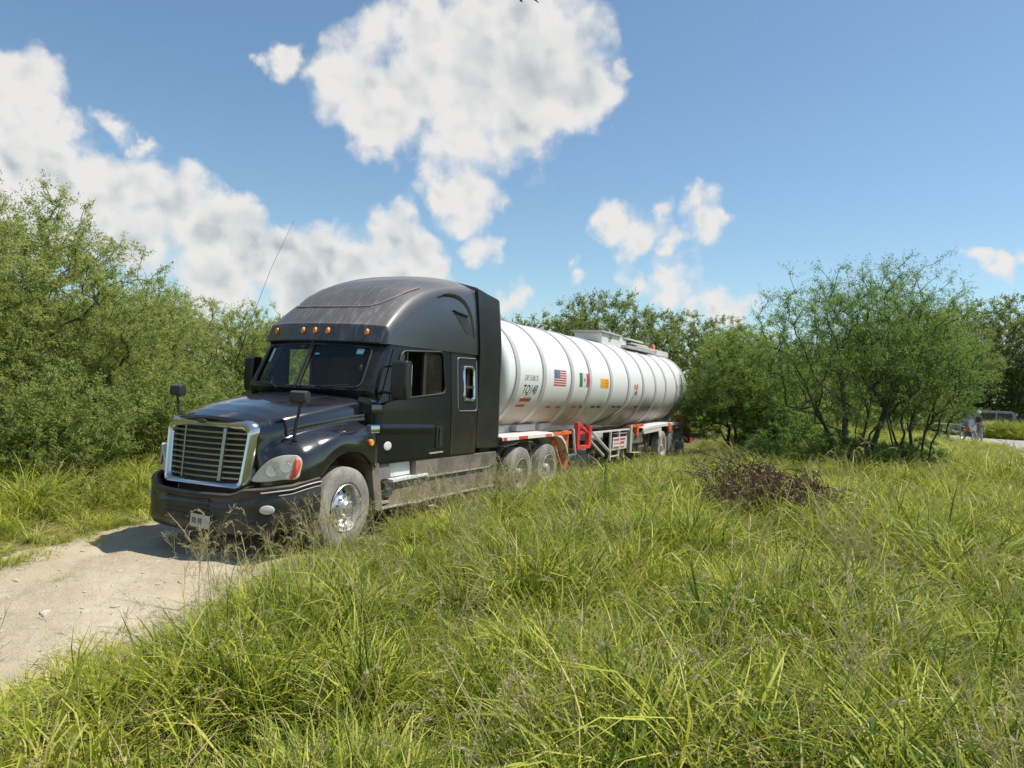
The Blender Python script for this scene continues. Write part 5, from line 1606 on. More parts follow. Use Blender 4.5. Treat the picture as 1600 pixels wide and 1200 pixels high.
# ---- dead brush pile
R = np.random.default_rng(5)
brush = thing('brush_pile', 'pile of cut brown withered branches lying in the grass', 'brush pile', (6.2, 4.55, float(gz(6.2, 4.55))))
def bw(p): return (p[0] + 5.35, p[1] + 6.6, p[2] + float(gz(6.2, 4.55)))
g_ = Geo(); tips = []
camr = np.array([.905, .425, 0.0]); camf = np.array([-.425, .905, 0.0])
for k in range(30):
    # branches fan out from a butt end at the right towards the upper left
    u0 = R.uniform(.5, 1.35) if k < 12 else R.uniform(-.5, .6); st = camr * (u0 * 1.25) + camf * R.uniform(-.6, .6) + np.array([0, 0, R.uniform(.08, .25)])
    en = camr * R.uniform(-1.5, .35) + camf * R.uniform(-.9, .9) + np.array([0, 0, R.uniform(.30, 1.0)])
    mid = (st + en) / 2 + np.array([0, 0, R.uniform(.05, .25)])
    pts = [st * (1 - t_) ** 2 + mid * 2 * t_ * (1 - t_) + en * t_ ** 2 for t_ in np.linspace(0, 1, 7)]
    g_.tube([bw(p_) for p_ in pts], list(np.linspace(.017, .004, 7)), 5)
    for t_ in np.linspace(.25, 1.0, 10):
        p_ = st * (1 - t_) ** 2 + mid * 2 * t_ * (1 - t_) + en * t_ ** 2
        for q in range(2):
            d = R.normal(size=3) * .5 + np.array([0, 0, -.5]); d /= np.linalg.norm(d); e_ = p_ + d * R.uniform(.12, .34)
            e_[2] = max(e_[2], .05)
            g_.tube([bw(p_), bw(e_)], [.004, .002], 3, cap=False); tips.append((p_, e_))
for k, (u0, u1, z0, z1) in enumerate(((-.4, 1.75, .66, .30), (-.1, 1.9, .50, .22), (.3, 2.1, .58, .15), (-.5, 1.5, .42, .45))):
    g_.tube([bw(camr * u0 - camf * .55 + np.array([0, 0, z0])), bw(camr * (u0 + u1) / 2 - camf * .6 + np.array([0, 0, (z0 + z1) / 2 + .08])), bw(camr * u1 - camf * .5 + np.array([0, 0, z1]))], [.008, .014, .02], 6)
g_.obj('dead_branches', 'bark', brush, True, fix=False)
n = len(tips); P0 = np.repeat(np.array([a for a, b in tips]), 28, 0); P1 = np.repeat(np.array([b for a, b in tips]), 28, 0)
t_ = R.uniform(.1, 1.1, len(P0))[:, None]
Cc = P0 * (1 - t_) + P1 * t_ + R.normal(size=P0.shape) * .03
LD = np.array([0, 0, -.7]) + R.normal(size=P0.shape) * .6
Cc = Cc + np.array([6.2, 4.55, float(gz(6.2, 4.55))])
lm = leaves_mesh('withered_leaves', Cc, LD, R.uniform(.04, .10, len(Cc)), R.uniform(.012, .026, len(Cc)), np.clip(R.beta(2, 3, len(Cc)), 0, 1), 'leaf_brown', R)
tag(link('withered_leaves', lm, brush), kind='stuff')


# ---- grass: clump sources live in an unlinked collection and are scattered by geometry nodes
def blade_set(R, n, hmin, hmax, wid, rad, arch, seg=4, upright=.35, tint=(0, 1), brown=0.0):
    """n curved ribbons"""
    V = []; F = []; T = []
    for k in range(n):
        a = R.uniform(0, 6.283); r = rad * math.sqrt(R.uniform()); bx, by = r * math.cos(a), r * math.sin(a)
        h = R.uniform(hmin, hmax); az = a + R.normal() * .9; lean_ = abs(R.normal()) * upright; cur = R.uniform(.3, 1.0) * arch
        w0 = wid * R.uniform(.6, 1.3)
        d = np.array([math.cos(az), math.sin(az), 0]); s_ = np.array([-math.sin(az + R.normal() * .5), math.cos(az + R.normal() * .5), 0])
        p_ = np.array([bx, by, 0.0]); th = lean_; st = h / seg; base_ = len(V)
        for i in range(seg + 1):
            wv_ = w0 * (1 - (i / seg) ** 1.8) + .0006
            V.append(p_ - s_ * wv_ / 2); V.append(p_ + s_ * wv_ / 2)
            th += cur * (i + 1) / seg * 1.1
            p_ = p_ + (d * math.sin(th) + np.array([0, 0, math.cos(th)])) * st
            p_[2] = max(p_[2], .004)
        tv = R.uniform(*tint) if R.uniform() > brown else R.uniform(.78, 1.0)
        for i in range(seg):
            b_ = base_ + i * 2; F.append((b_, b_ + 1, b_ + 3, b_ + 2)); T.append(tv)
    return V, F, T


def seed_stalks(R, n, hmin, hmax, fuzzy=True):
    V = []; F = []; T = []
    for k in range(n):
        az = R.uniform(0, 6.28); h = R.uniform(hmin, hmax); d = np.array([math.cos(az), math.sin(az), 0]); s_ = np.array([-math.sin(az), math.cos(az), 0])
        p_ = np.array([R.normal() * .06, R.normal() * .06, 0.0]); th = abs(R.normal()) * .12; seg = 6; cur = R.uniform(.15, .5)
        pts = [p_]
        for i in range(seg):
            th += cur * (i / seg) * .6
            p_ = p_ + (d * math.sin(th) + np.array([0, 0, math.cos(th)])) * h / seg; pts.append(p_)
        for i in range(seg):
            b_ = len(V); w0 = .0022
            V += [pts[i] - s_ * w0, pts[i] + s_ * w0, pts[i + 1] - s_ * w0, pts[i + 1] + s_ * w0]; F.append((b_, b_ + 1, b_ + 3, b_ + 2)); T.append(.35)
        tip = pts[-1]; ax = pts[-1] - pts[-2]; ax /= np.linalg.norm(ax)
        if fuzzy:      # bushy drooping foxtail head
            L = R.uniform(.07, .13)
            for q in range(46):
                t_ = R.uniform(0, 1); ax2 = ax + d * t_ * .7 - np.array([0, 0, .9 * t_]); ax2 /= np.linalg.norm(ax2)
                c = tip + (ax * (1 - t_) + ax2 * t_) * L * t_
                o = R.normal(size=3); o /= np.linalg.norm(o); o = o * .012 + ax2 * .010; sd_ = np.cross(o, R.normal(size=3)); sd_ = sd_ / (np.linalg.norm(sd_) + 1e-9) * .0016
                b_ = len(V); V += [c - sd_, c + sd_, c + o + sd_, c + o - sd_]; F.append((b_, b_ + 1, b_ + 2, b_ + 3)); T.append(R.uniform(.2, 1))
        else:          # open panicle of hair-thin branches
            for q in range(22):
                t_ = R.uniform(0, 1); c = pts[-1] - ax * h * .32 * t_
                o = R.normal(size=3) * .6 + ax * .7; o = o / np.linalg.norm(o) * R.uniform(.05, .13) * (.5 + t_ * .6); sd_ = np.cross(o, R.normal(size=3)); sd_ = sd_ / (np.linalg.norm(sd_) + 1e-9) * .0011
                b_ = len(V); V += [c - sd_, c + sd_, c + o + sd_, c + o - sd_]; F.append((b_, b_ + 1, b_ + 2, b_ + 3)); T.append(R.uniform(.3, .9))
    return V, F, T


src = bpy.data.collections.new('grass_sources')
R = np.random.default_rng(99)
def add_src(i, vft, mt):
    me = tri_mesh('grass_clump', np.array(vft[0]), np.array(vft[1]), np.array(vft[2]), mt, 4)
    o = bpy.data.objects.new(f'{i:02d}_grass_clump', me); src.objects.link(o)


add_src(0, blade_set(R, 46, .30, .62, .0105, .13, .55, tint=(.0, .55), brown=.10), 'grass')
add_src(1, blade_set(R, 52, .25, .55, .0090, .15, .75, tint=(.15, .62), brown=.16), 'grass')
add_src(2, blade_set(R, 40, .35, .70, .0145, .10, .70, tint=(.2, .62), brown=.05), 'grass')
add_src(3, blade_set(R, 60, .12, .36, .0065, .17, .95, upright=.8, tint=(.0, .9), brown=.35), 'grass')
add_src(4, blade_set(R, 40, .25, .55, .0050, .14, 1.0, upright=.7, tint=(.0, 1)), 'straw')
add_src(5, seed_stalks(R, 5, .55, .85, True), 'seed')
add_src(6, seed_stalks(R, 6, .60, .95, False), 'seed')
add_src(7, blade_set(R, 60, .06, .20, .0055, .20, .8, upright=.8, tint=(.0, .7), brown=.2), 'grass')
add_src(8, blade_set(R, 70, .45, .85, .0135, .10, 1.0, seg=5, upright=.55, tint=(.1, .6), brown=.10), 'grass')
add_src(10, blade_set(R, 110, .10, .34, .0050, .24, 1.3, upright=1.2, tint=(.80, 1), brown=1), 'grass')
add_src(9, blade_set(R, 36, .35, .75, .0090, .08, 1.1, seg=5, upright=.75, tint=(.25, .7), brown=.25), 'grass')


def scatter(name, X, Y, Z, S_, idx, label, rotz=None):
    n = len(X)
    me = bpy.data.meshes.new(name)
    me.vertices.add(n); me.vertices.foreach_set('co', np.stack([X, Y, Z], -1).astype(np.float32).ravel())
    a = me.attributes.new('pick', 'INT', 'POINT'); a.data.foreach_set('value', idx.astype(np.int32))
    a = me.attributes.new('size', 'FLOAT_VECTOR', 'POINT'); a.data.foreach_set('vector', S_.astype(np.float32).ravel())
    rot = np.stack([rng.normal(size=n) * .28, rng.normal(size=n) * .28, rng.uniform(0, 6.283, n)], -1)
    a = me.attributes.new('turn', 'FLOAT_VECTOR', 'POINT'); a.data.foreach_set('vector', rot.astype(np.float32).ravel())
    for m_ in ('grass', 'straw', 'seed'): me.materials.append(M[m_])
    o = link(name, me); tag(o, label, kind='stuff')
    ng = bpy.data.node_groups.new(name + '_scatter', 'GeometryNodeTree')
    ng.interface.new_socket('Geometry', in_out='INPUT', socket_type='NodeSocketGeometry')
    ng.interface.new_socket('Geometry', in_out='OUTPUT', socket_type='NodeSocketGeometry')
    N = ng.nodes; L = ng.links
    gi = N.new('NodeGroupInput'); go = N.new('NodeGroupOutput')
    ci = N.new('GeometryNodeCollectionInfo'); ci.inputs['Collection'].default_value = src
    ci.inputs['Separate Children'].default_value = True; ci.inputs['Reset Children'].default_value = True
    ip = N.new('GeometryNodeInstanceOnPoints'); ip.inputs['Pick Instance'].default_value = True
    m2p = N.new('GeometryNodeMeshToPoints')
    L.new(gi.outputs[0], m2p.inputs['Mesh']); L.new(m2p.outputs[0], ip.inputs['Points'])
    L.new(ci.outputs[0], ip.inputs['Instance'])
    for nm, dt, sock in (('pick', 'INT', 'Instance Index'), ('size', 'FLOAT_VECTOR', 'Scale'), ('turn', 'FLOAT_VECTOR', 'Rotation')):
        na = N.new('GeometryNodeInputNamedAttribute'); na.data_type = dt; na.inputs['Name'].default_value = nm
        L.new(na.outputs[0], ip.inputs[sock])
    L.new(ip.outputs[0], go.inputs[0])
    md_ = o.modifiers.new('scatter', 'NODES'); md_.node_group = ng
    return o


def near_truck(x, y, pad):
    return (np.abs(x) < 1.28 + pad) & (y > -1.45 - pad) & (y < 20.5)


def scatter_points(n, r0, r1, power=1.0, half=math.radians(47)):
    u = rng.uniform(size=n)
    r = (r0 ** (2 - power) + u * (r1 ** (2 - power) - r0 ** (2 - power))) ** (1 / (2 - power))
    th = math.atan2(FWD.x, FWD.y) + rng.uniform(-half, half, n)
    return CAM.x + r * np.sin(th), CAM.y + r * np.cos(th), r


X, Y, r = scatter_points(62000, 2.6, 70, 1.25)
L_, R_ = track_edges(Y)
e_ = (fbm(X * 1.3 + 5, Y * 1.3, 21) - .5) * .7
dr = X - (R_ + e_); dl = (L_ + e_) - X
keep = (dr > -.05) | (dl > -.05)
keep &= ~((np.abs(X) < 1.12) & (Y > -1.3) & (Y < 21))
# nothing grows on the gravel road
onroad = ((X > 10.9) & (X < 30) & (Y > 41) & (Y < 55) & (Y > 41 + (13.5 - X) * .9)) | ((X > 13.2) & (X < 28) & (Y > 30) & (Y < 50))
keep &= ~onroad
hollow = fbm(X * 1.5 + 31, Y * 1.5, 51)
keep &= ~((hollow < .40) & (rng.uniform(size=len(X)) < .62))
X, Y, r, dr, dl, hollow = X[keep], Y[keep], r[keep], dr[keep], dl[keep], hollow[keep]
Z = gz(X, Y)
patch_ = fbm(X * .55 + 9, Y * .55, 31); tall = fbm(X * .9, Y * .9 + 7, 41)
edge = np.where(dr > dl, dr, dl)
hs = .25 + 1.5 * tall
hs *= .28 + .72 * sstep(edge, -.05, 1.5)
# grass close beside the truck was flattened
side = sstep(X - 1.1, .15, 1.6)
nearT = (X > 0) & (X < 3.2) & (Y > .6) & (Y < 21)
hs = np.where(nearT, np.clip(hs, .85, 1.25) * (.80 + .2 * side), hs)
hs = np.where(hollow < .36, hs * .55, hs)
hs = np.where((X > .8) & (X < 3.8) & (Y > 9.5) & (Y < 22), hs * .62, hs)
hs = np.where((Y > 22) & (X > 7), hs * .45, hs)
hs = np.where((X > 1.0) & (X < 1.9) & (Y > -1.5) & (Y < .7), hs * .6, hs)
hs *= np.where(X < -1.5, .85, 1.0)
pick = rng.choice(11, len(X), p=[.16, .14, .13, .11, .11, .013, .006, .036, .105, .11, .08])
yel = (X > 6.5) & (Y > 2)
pick = np.where(yel & (rng.uniform(size=len(X)) < .35) & (pick != 5) & (pick != 6), 2, pick)
pick = np.where((patch_ > .60) & (rng.uniform(size=len(X)) < .45) & (pick < 4), 4, pick)
pick = np.where((patch_ < .38) & (rng.uniform(size=len(X)) < .5) & (pick < 5), 0, pick)
pick = np.where((edge < .25) & (rng.uniform(size=len(X)) < .6), 7, pick)
pick = np.where((dl > dr) & (pick == 4) & (rng.uniform(size=len(X)) < .5), 1, pick)
pick = np.where((hollow < .40) & (rng.uniform(size=len(X)) < .5) & (edge > .5), rng.choice([4, 10, 10], len(X)), pick)
wd = 1.0 + np.clip((r - 8) / 22, 0, 2.0)
hs = np.clip(hs, .16, 1.5)
S_ = np.stack([wd * np.clip(hs, .6, 1.4), wd * np.clip(hs, .6, 1.4), hs], -1) * rng.uniform(.75, 1.2, len(X))[:, None]
scatter('meadow_grass', X, Y, Z, S_, pick, 'tall yellow green meadow grass mixed with straw and seed heads')
# sparse airy seed stalks standing in front of the skirt and the bumper
xs_ = []; ys_ = []
for (x0, x1, y0, y1, n) in ((1.45, 2.4, .6, 5.0, 60), (1.7, 2.7, -3.2, -1.1, 24), (2.7, 5, -4, 0, 26), (2, 9, 2, 14, 60), (-5, -2.6, -2, 6, 12)):
    xs_.append(rng.uniform(x0, x1, n)); ys_.append(rng.uniform(y0, y1, n))
X = np.concatenate(xs_); Y = np.concatenate(ys_)
pk = rng.choice([5, 6, 6], len(X)); s_ = rng.uniform(.85, 1.25, len(X))
S_ = np.stack([s_, s_, s_], -1)
scatter('seed_stalks', X, Y, gz(X, Y), S_, pk, 'thin stalks with airy seed heads rising above the grass')
# a leafless grey weed tangle at the near right
wt = thing('dry_weed', 'tangled grey leafless dry weed in the grass at the lower right corner', 'weed', (7.75, -2.9, float(gz(7.75, -2.9))))
R = np.random.default_rng(31)
g_ = Geo()
def weed(p_, d, L, r_, dep):
    q = p_ + d * L * .5 + R.normal(size=3) * .03; e_ = p_ + d * L + R.normal(size=3) * .04
    g_.tube([tuple(p_), tuple(q), tuple(e_)], [r_, r_ * .8, r_ * .6], 4, cap=False)
    if dep:
        for k in range(3):
            d2 = d + R.normal(size=3) * .55; d2[2] += .1; weed(e_ if k else q, d2 / np.linalg.norm(d2), L * R.uniform(.5, .8), r_ * .6, dep - 1)
for k in range(11):
    d = np.array([R.normal() * .5, R.normal() * .5, 1.0]); d /= np.linalg.norm(d)
    weed(np.array([7.75 + R.normal() * .3, -2.9 + R.normal() * .22, float(gz(7.75, -2.9)) - .02]), d, R.uniform(.16, .26), .0045, 4)
g_.obj('stems', simple('grey_stems', (0.34, 0.30, 0.26), .9, dust=0, dust_up=0, var=.3), wt, True, fix=False)
# weeds and stubble straying onto the track
n = 420
Y = rng.uniform(-7, 2, n); L_, R_ = track_edges(Y); X = np.where(rng.uniform(size=n) < .6, R_ - rng.exponential(.22, n), L_ + rng.exponential(.15, n))
s_ = rng.uniform(.35, .9, n)
scatter('track_weeds', X, Y, gz(X, Y), np.stack([s_, s_, s_], -1), rng.choice([7, 7, 3], n), 'short weeds straying onto the edge of the dirt track')

# stones on the track
bm = bmesh.new(); bmesh.ops.create_icosphere(bm, subdivisions=1, radius=1)
for v in bm.verts: v.co *= random.uniform(.75, 1.1)
sm = bpy.data.meshes.new('stone'); bm.to_mesh(sm); bm.free(); sm.materials.append(M['stone'])
g_ = Geo()
base_v = [tuple(v.co) for v in sm.vertices]; base_f = [list(p_.vertices) for p_ in sm.polygons]
for k in range(900):
    y = random.uniform(-8, 3); l_, r_ = track_edges(y); x = random.uniform(l_ - .1, r_ + .1); s_ = random.expovariate(1 / .009) + .006
    s_ = min(s_, .045); z = float(gz(x, y)) + .006; q = Matrix.Rotation(random.uniform(0, 6), 3, 'Z')
    g_.add([tuple(q @ Vector((a * s_ * 1.3, b * s_, c * s_ * .7)) + Vector((x, y, z))) for a, b, c in base_v], base_f)
tag(g_.obj('track_stones', 'stone', None, True, fix=False), 'small pale stones strewn over the dirt track', kind='stuff')


# ================================================================== FAR ROADSIDE
def car_body(prof_low, prof_cab, w, n=9):
    pass


# silver van, side on
GZ = 0.27
def vehicle(name, label, cat, cx, cy, rot, L, H, W, paint, van=True):
    e = thing(name, label, cat, (cx, cy, GZ)); e.rotation_euler = (0, 0, rot)
    def part(g, nm, mt_, smooth=False, bevel=0, par=None):
        o = g.obj(nm, mt_, None, smooth, bevel); o.parent = par or e; return o
    hl, hw = L / 2, W / 2
    if van: P = [(-hl, .35), (-hl, .95), (-hl + .1, 1.05), (-hl + .35, H - .08), (-hl + .55, H), (hl - 1.75, H), (hl - 1.1, 1.12), (hl - .15, .95), (hl, .75), (hl, .35)]
    else: P = [(-hl, .4), (-hl, .95), (-hl + .5, 1.0), (-hl + 1.0, H), (hl - 2.0, H), (hl - 1.3, .98), (hl - .1, .85), (hl, .4)]
    g = Geo().loft([[(x, s * hw * k, .35 + (z - .35) * kk) for x, z in rounded(P, .08, 3)] for s, k, kk in ((-1, .90, .97), (-1, 1, .9), (-1, 1, .5), (1, 1, .5), (1, 1, .9), (1, .90, .97))]) if False else Geo().prism(rounded(P, .08, 3), 'Y', -hw, hw)
    b = part(g, 'body', paint, False, .05)
    for s in (1, -1):
        z0, z1 = 1.08, H - .18
        xs_ = [-hl + .45, -hl + 1.5, -hl + 2.6, hl - 1.75 if van else hl - 1.9]
        for a, c in zip(xs_[:-1], xs_[1:]):
            part(Geo().box((a + .05, s * hw - .01, z0), (c - .05, s * hw + .012, z1)), 'window', 'darkglass_solid', par=b)
        for x in (-hl + .85, hl - .85):
            wg = Geo().lathe([(-.1, .0), (-.1, .30), (-.06, .33), (.06, .33), (.1, .30), (.1, 0)], axis='Y', n=24, origin=(x, s * (hw - .08), .33))
            wo = part(wg, 'wheel', 'plastic_clean', True)
            part(Geo().lathe([(0, .19), (.02, .18), (.025, 0)], axis='Y', n=18, origin=(x, s * (hw - .08) + (.095 if s > 0 else -.12), .33)), 'rim', 'alu', True, par=wo)
    part(Geo().box((hl - .04, -hw * .8, .65), (hl + .015, -hw * .5, .82)), 'headlight', 'lamp'); part(Geo().box((hl - .04, hw * .5, .65), (hl + .015, hw * .8, .82)), 'headlight', 'lamp')
    part(Geo().box((-hl - .015, -hw * .9, .75), (-hl + .04, -hw * .7, 1.0)), 'tail_light', 'redlens'); part(Geo().box((-hl - .015, hw * .7, .75), (-hl + .04, hw * .9, 1.0)), 'tail_light', 'redlens')
    return e


M['darkglass_solid'] = simple('vehicle_glass', (0.02, 0.025, 0.03), .08, 0, dust=.03, dust_up=0)
M['silver'] = simple('silver_paint', (0.30, 0.33, 0.38), .3, .4, dust=.05, dust_up=.1)
M['paleteal'] = simple('pale_teal_paint', (0.42, 0.52, 0.52), .35, .2, dust=.08, dust_up=.1)
vehicle('parked_van', 'silver van with dark side windows parked beyond the grass verge', 'van', 14.6, 58.3, math.radians(188), 4.3, 1.85, 1.8, 'silver')
vehicle('parked_pickup', 'pale grey green vehicle parked right of the silver van at the picture edge', 'car', 19.6, 59.0, math.radians(186), 4.6, 1.75, 1.8, 'paleteal', van=False)


# ---- standing people
def person(loc, H, face, shirt, trousers, label, hat=None, arm=(0.25, 0.0), lean=0.0, stance=.12):
    """one skinned body, facing angle in radians about Z; clothes, head and hair are its children"""
    e = thing('person', label, 'person', loc)
    e.rotation_euler = (0, 0, face)
    k = H / 1.75
    def skin(nm, pts, edges, radii, mt_, par=None):
        me = bpy.data.meshes.new(nm); me.from_pydata([tuple(np.array(p_) * k) for p_ in pts], edges, [])
        o = bpy.data.objects.new(nm, me); COL.objects.link(o)
        md_ = o.modifiers.new('skin', 'SKIN'); md_.use_smooth_shade = True
        for i, r_ in enumerate(radii):
            rr2 = r_ if isinstance(r_, tuple) else (r_, r_); me.skin_vertices[0].data[i].radius = (rr2[0] * k, rr2[1] * k)
        me.skin_vertices[0].data[0].use_root = True
        sb = o.modifiers.new('sub', 'SUBSURF'); sb.levels = 1; sb.render_levels = 1
        dg = bpy.context.evaluated_depsgraph_get(); dg.update()
        m3 = bpy.data.meshes.new_from_object(o.evaluated_get(dg)); bpy.data.objects.remove(o)
        m3.name = nm; m3.materials.clear(); m3.materials.append(M[mt_]); m3.polygons.foreach_set('use_smooth', [True] * len(m3.polygons))
        o = bpy.data.objects.new(nm, m3); COL.objects.link(o); o.parent = par or e
        return o
    lf = lean
    sh = (lf * .5, 0, 1.42)
    body = skin('body', [(0, 0, .95), (lf * .3, 0, 1.20), sh, (lf * .6, 0, 1.50), (lf * .65 + .01, 0, 1.57), (lf * .7 + .015, 0, 1.66), (lf * .7 + .01, 0, 1.73),
                         (lf * .5, .19, 1.40), (lf * .5 + .02, .25, 1.14), (lf * .5 + arm[0], .24, .93), (lf * .5 + arm[0] + .06, .23, .86),
                         (lf * .5, -.19, 1.40), (lf * .5 + .02, -.25, 1.14), (lf * .5 + arm[1] + .05, -.24, .93), (lf * .5 + arm[1] + .09, -.23, .86),
                         (0, .10, .90), (.02, .11 + stance * .3, .50), (0, .11 + stance, .09), (.13, .12 + stance, .04),
                         (0, -.10, .90), (.03, -.11 - stance * .3, .50), (-.02, -.11 - stance, .09), (.11, -.12 - stance, .04)],
                [(0, 1), (1, 2), (2, 3), (3, 4), (4, 5), (5, 6), (2, 7), (7, 8), (8, 9), (9, 10), (2, 11), (11, 12), (12, 13), (13, 14), (0, 15), (15, 16), (16, 17), (17, 18), (0, 19), (19, 20), (20, 21), (21, 22)],
                [(.13, .17), (.12, .15), (.12, .18), .06, .075, .095, .07, .07, .045, .035, .04, .07, .045, .035, .04, .085, .06, .045, .04, .085, .06, .045, .04], 'skintone')
    skin('shirt', [(0, 0, .92), (lf * .3, 0, 1.20), (lf * .5, 0, 1.42), (lf * .5, .20, 1.40), (lf * .5 + .02, .26, 1.16), (lf * .5, -.20, 1.40), (lf * .5 + .02, -.26, 1.16)], [(0, 1), (1, 2), (2, 3), (3, 4), (2, 5), (5, 6)], [(.15, .20), (.14, .18), (.13, .19), .09, .065, .09, .065], shirt, body)
    skin('trousers', [(0, 0, .94), (0, .10, .88), (.02, .11 + stance * .3, .50), (0, .11 + stance, .12), (0, -.10, .88), (.03, -.11 - stance * .3, .50), (-.02, -.11 - stance, .12)], [(0, 1), (1, 2), (2, 3), (0, 4), (4, 5), (5, 6)], [(.15, .18), .11, .085, .07, .11, .085, .07], trousers, body)
    g = Geo().lathe([(1.60 * k, .105 * k), (1.70 * k, .11 * k), (1.77 * k, .085 * k), (1.79 * k, 0)], axis='Z', n=16, origin=((lf * .7) * k, 0, 0))
    if hat: g.lathe([(1.685 * k, .105 * k), (1.68 * k, .19 * k), (1.67 * k, .19 * k), (1.675 * k, .1 * k)], axis='Z', n=18, origin=((lf * .7) * k, 0, 0))
    o = g.obj('hat' if hat else 'hair', hat or 'plastic_clean', None, True); o.parent = body
    return e


M['skintone'] = simple('skin', (0.36, 0.20, 0.13), .6, 0, dust=0, dust_up=0)
M['olive_cloth'] = simple('dark_green_cloth', (0.035, 0.075, 0.05), .85, 0, dust=.0, dust_up=0)
M['grey_cloth'] = simple('grey_trousers', (0.30, 0.30, 0.33), .85, 0, dust=.05, dust_up=0)
M['navy_cloth'] = simple('navy_cloth', (0.03, 0.035, 0.07), .85, 0, dust=.0, dust_up=0)
M['rust_cloth'] = simple('rust_cloth', (0.42, 0.13, 0.06), .85, 0, dust=.0, dust_up=0)
M['khaki_cloth'] = simple('khaki_cloth', (0.35, 0.28, 0.17), .85, 0, dust=.0, dust_up=0)
M['hatstraw'] = simple('pale_hat', (0.55, 0.52, 0.40), .8, 0, dust=.0, dust_up=0)
person((12.85, 43.6, GZ), 1.78, math.radians(200), 'olive_cloth', 'grey_cloth', 'person in dark green shirt and grey trousers standing by the white motorcycle', 'hatstraw', (.38, .30), .16)
person((17.9, 56.2, GZ), 1.70, math.radians(250), 'rust_cloth', 'khaki_cloth', 'person in rust coloured shirt in front of the silver van', None, (.1, .05), .02)

# white motorcycle with leg shields, seen from its front quarter
mc = thing('motorcycle', 'white motorcycle with front fairing and red bag standing on the side road', 'motorcycle', (12.3, 43.9, GZ))
mc.rotation_euler = (0, 0, math.radians(-70))
def mpart(g, nm, mt_, sm_=True, par=None, bevel=0):
    o = g.obj(nm, mt_, None, sm_, bevel); o.parent = par or mc; return o
for x, nm in ((.66, 'front_wheel'), (-.62, 'rear_wheel')):
    wo = mpart(Geo().lathe([(-.05, .22), (-.06, .27), (-.03, .31), (.03, .31), (.06, .27), (.05, .22)], axis='Y', n=28, origin=(x, 0, .31)), 'wheel', 'rubber')
    mpart(Geo().lathe([(-.03, .22), (-.03, .19), (.03, .19), (.03, .22)], axis='Y', n=24, origin=(x, 0, .31), closed=True), 'rim', 'alu', par=wo)
    sp_ = Geo()
    for a in np.linspace(0, 2 * math.pi, 11)[:-1]: sp_.tube([(x, 0, .31), (x + .2 * math.cos(a), 0, .31 + .2 * math.sin(a))], .006, 4)
    mpart(sp_, 'spokes', 'alu', par=wo)
mpart(Geo().tube([(.66, .08, .31), (.52, .08, .72), (.42, .05, 1.02)], .024, 8).tube([(.66, -.08, .31), (.52, -.08, .72), (.42, -.05, 1.02)], .024, 8), 'fork', 'alu')
mpart(Geo().loft([[(x - b, y, z) for y in np.linspace(-w_, w_, 9) for b in (.25 * (y / w_) ** 2 * .5,)] for x, z, w_ in ((.62, .55, .10), (.66, .75, .20), (.62, .95, .24), (.50, 1.12, .20), (.42, 1.30, .14))], closed=False), 'fairing', 'white')
mpart(Geo().lathe([(0, .0), (.02, .09), (.0, .1), (-.06, .06)], axis='X', n=18, origin=(.66, 0, .90)), 'headlight', 'lamp')
mpart(Geo().loft([[(x, y, z) for y, z in rounded([(-w_, z0), (w_, z0), (w_ * .8, z1), (-w_ * .8, z1)], .04, 3)] for x, w_, z0, z1 in ((.36, .10, .62, .84), (.15, .17, .60, .88), (-.12, .12, .58, .80))]), 'fuel_tank', 'red')
mpart(Geo().loft([[(x, y, z) for y, z in rounded([(-w_, z0), (w_, z0), (w_ * .8, z1), (-w_ * .8, z1)], .03, 3)] for x, w_, z0, z1 in ((-.08, .11, .72, .80), (-.5, .14, .74, .82), (-.85, .10, .80, .88))]), 'seat', 'plastic')
mpart(Geo().tube([(.40, -.36, 1.06), (.46, -.1, 1.05), (.46, .1, 1.05), (.40, .36, 1.06)], .014, 6), 'handlebar', 'plastic')
mpart(Geo().box((-.2, -.12, .28), (.22, .12, .56)), 'engine', 'dirtydark', False, bevel=.03)
mpart(Geo().tube([(.2, .14, .32), (-.3, .16, .28), (-.85, .18, .38)], [.022, .03, .04], 8), 'exhaust', 'alu')
mpart(Geo().tube([(.45, 0, .98), (-.1, 0, .62), (-.15, 0, .30), (.2, 0, .28), (.45, 0, .75)], .025, 8).tube([(-.15, .06, .40), (-.62, .08, .31)], .02, 6), 'frame', 'plastic')

# low trailer frame left of the motorcycle
ct = thing('hand_cart', 'low open metal cart standing on the road left of the motorcycle', 'cart', (11.05, 43.9, GZ))
g_ = Geo()
for y in (-.45, .45):
    for z in (.55, .95): g_.tube([(-.8, y, z), (.8, y, z)], .025, 6)
    for x in (-.8, -.25, .25, .8): g_.tube([(x, y, .5), (x, y, .95)], .02, 6)
for x in (-.8, .8): g_.tube([(x, -.45, .95), (x, .45, .95)], .025, 6)
g_.box((-.8, -.45, .50), (.8, .45, .54))
o = g_.obj('cart_frame', 'alu_dull', None); o.parent = ct
for s in (1, -1):
    o = Geo().lathe([(-.04, .2), (-.05, .26), (0, .28), (.05, .26), (.04, .2)], axis='Y', n=20, origin=(0, s * .55, .28), closed=True).obj('wheel', 'rubber', None, True); o.parent = ct

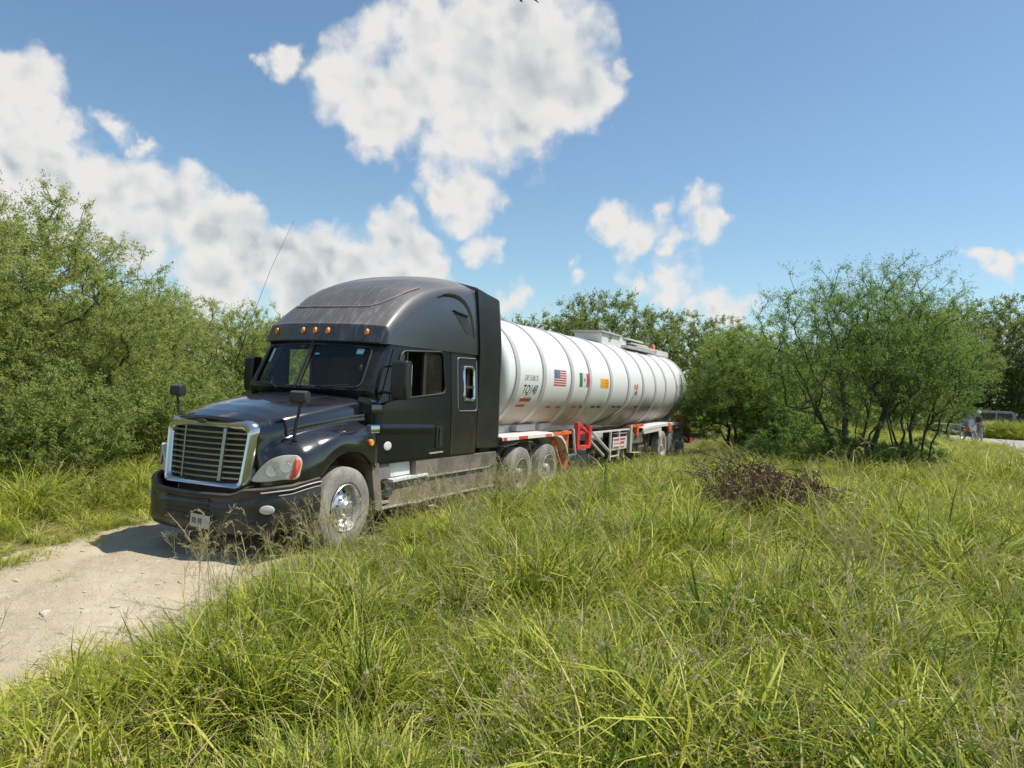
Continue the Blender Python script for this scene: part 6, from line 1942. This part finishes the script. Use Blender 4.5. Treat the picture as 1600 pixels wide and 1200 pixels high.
# grassy mound beyond the road with a few stones
xs_ = np.linspace(13.6, 24, 40); ys_ = np.linspace(51.0, 57, 24)
XX, YY = np.meshgrid(xs_, ys_)
hh = .62 * sstep(XX, 13.6, 14.6) * sstep(YY, 51.0, 52.3) * (1 - sstep(YY, 55, 57)) * (.8 + .5 * fbm(XX, YY, 77))
v = np.stack([XX, YY, hh + .2], -1).reshape(-1, 3); nx = len(xs_)
f = [(j * nx + i, j * nx + i + 1, (j + 1) * nx + i + 1, (j + 1) * nx + i) for j in range(len(ys_) - 1) for i in range(nx - 1)]
mo = mesh_obj('verge_mound', v, f, 'field', None, True); tag(mo, kind='structure')
n = 1500; X = rng.uniform(13.7, 24, n); Y = rng.uniform(51.2, 56, n)
Z = .2 + .62 * sstep(X, 13.6, 14.6) * sstep(Y, 51.0, 52.3) * (1 - sstep(Y, 55, 57)) * (.8 + .5 * fbm(X, Y, 77))
s_ = rng.uniform(.5, .9, n)
scatter('verge_grass', X, Y, Z, np.stack([s_ * 3, s_ * 3, s_], -1), rng.choice([0, 1, 2, 7], n), 'green grass covering the low mound beyond the side road')

# ---- a dark bird high above, wings spread
bird = thing('bird', 'dark soaring bird at the very top edge of the photograph', 'bird', (-5.83, 19.0, 17.47))
bird.rotation_euler = (0, .25, .5)
g_ = Geo().loft([[(math.cos(a) * r_ , y, math.sin(a) * r_ * .8) for a in np.linspace(0, 2 * math.pi, 9)[:-1]] for y, r_ in ((-.22, .01), (-.16, .035), (-.08, .05), (.04, .055), (.14, .03), (.26, .012))])
b_ = g_.obj('body', 'plastic_clean', None, True); b_.parent = bird
for s in (1, -1):
    g_ = Geo().loft([[(s * x, y0, z), (s * x, (y0 + y1) / 2, z + .02), (s * x, y1, z), (s * x, (y0 + y1) / 2, z - .006)] for x, y0, y1, z in ((.03, -.10, .09, .01), (.22, -.14, .07, .07), (.42, -.10, .08, .09), (.60, -.02, .10, .05), (.70, .06, .10, .02))])
    o = g_.obj('wing', 'plastic_clean', None, True); o.parent = b_
o = Geo().prism([(-.02, .2), (.02, .2), (.07, .38), (-.07, .38)], 'Z', -.006, .006).obj('tail', 'plastic_clean', None); o.parent = b_
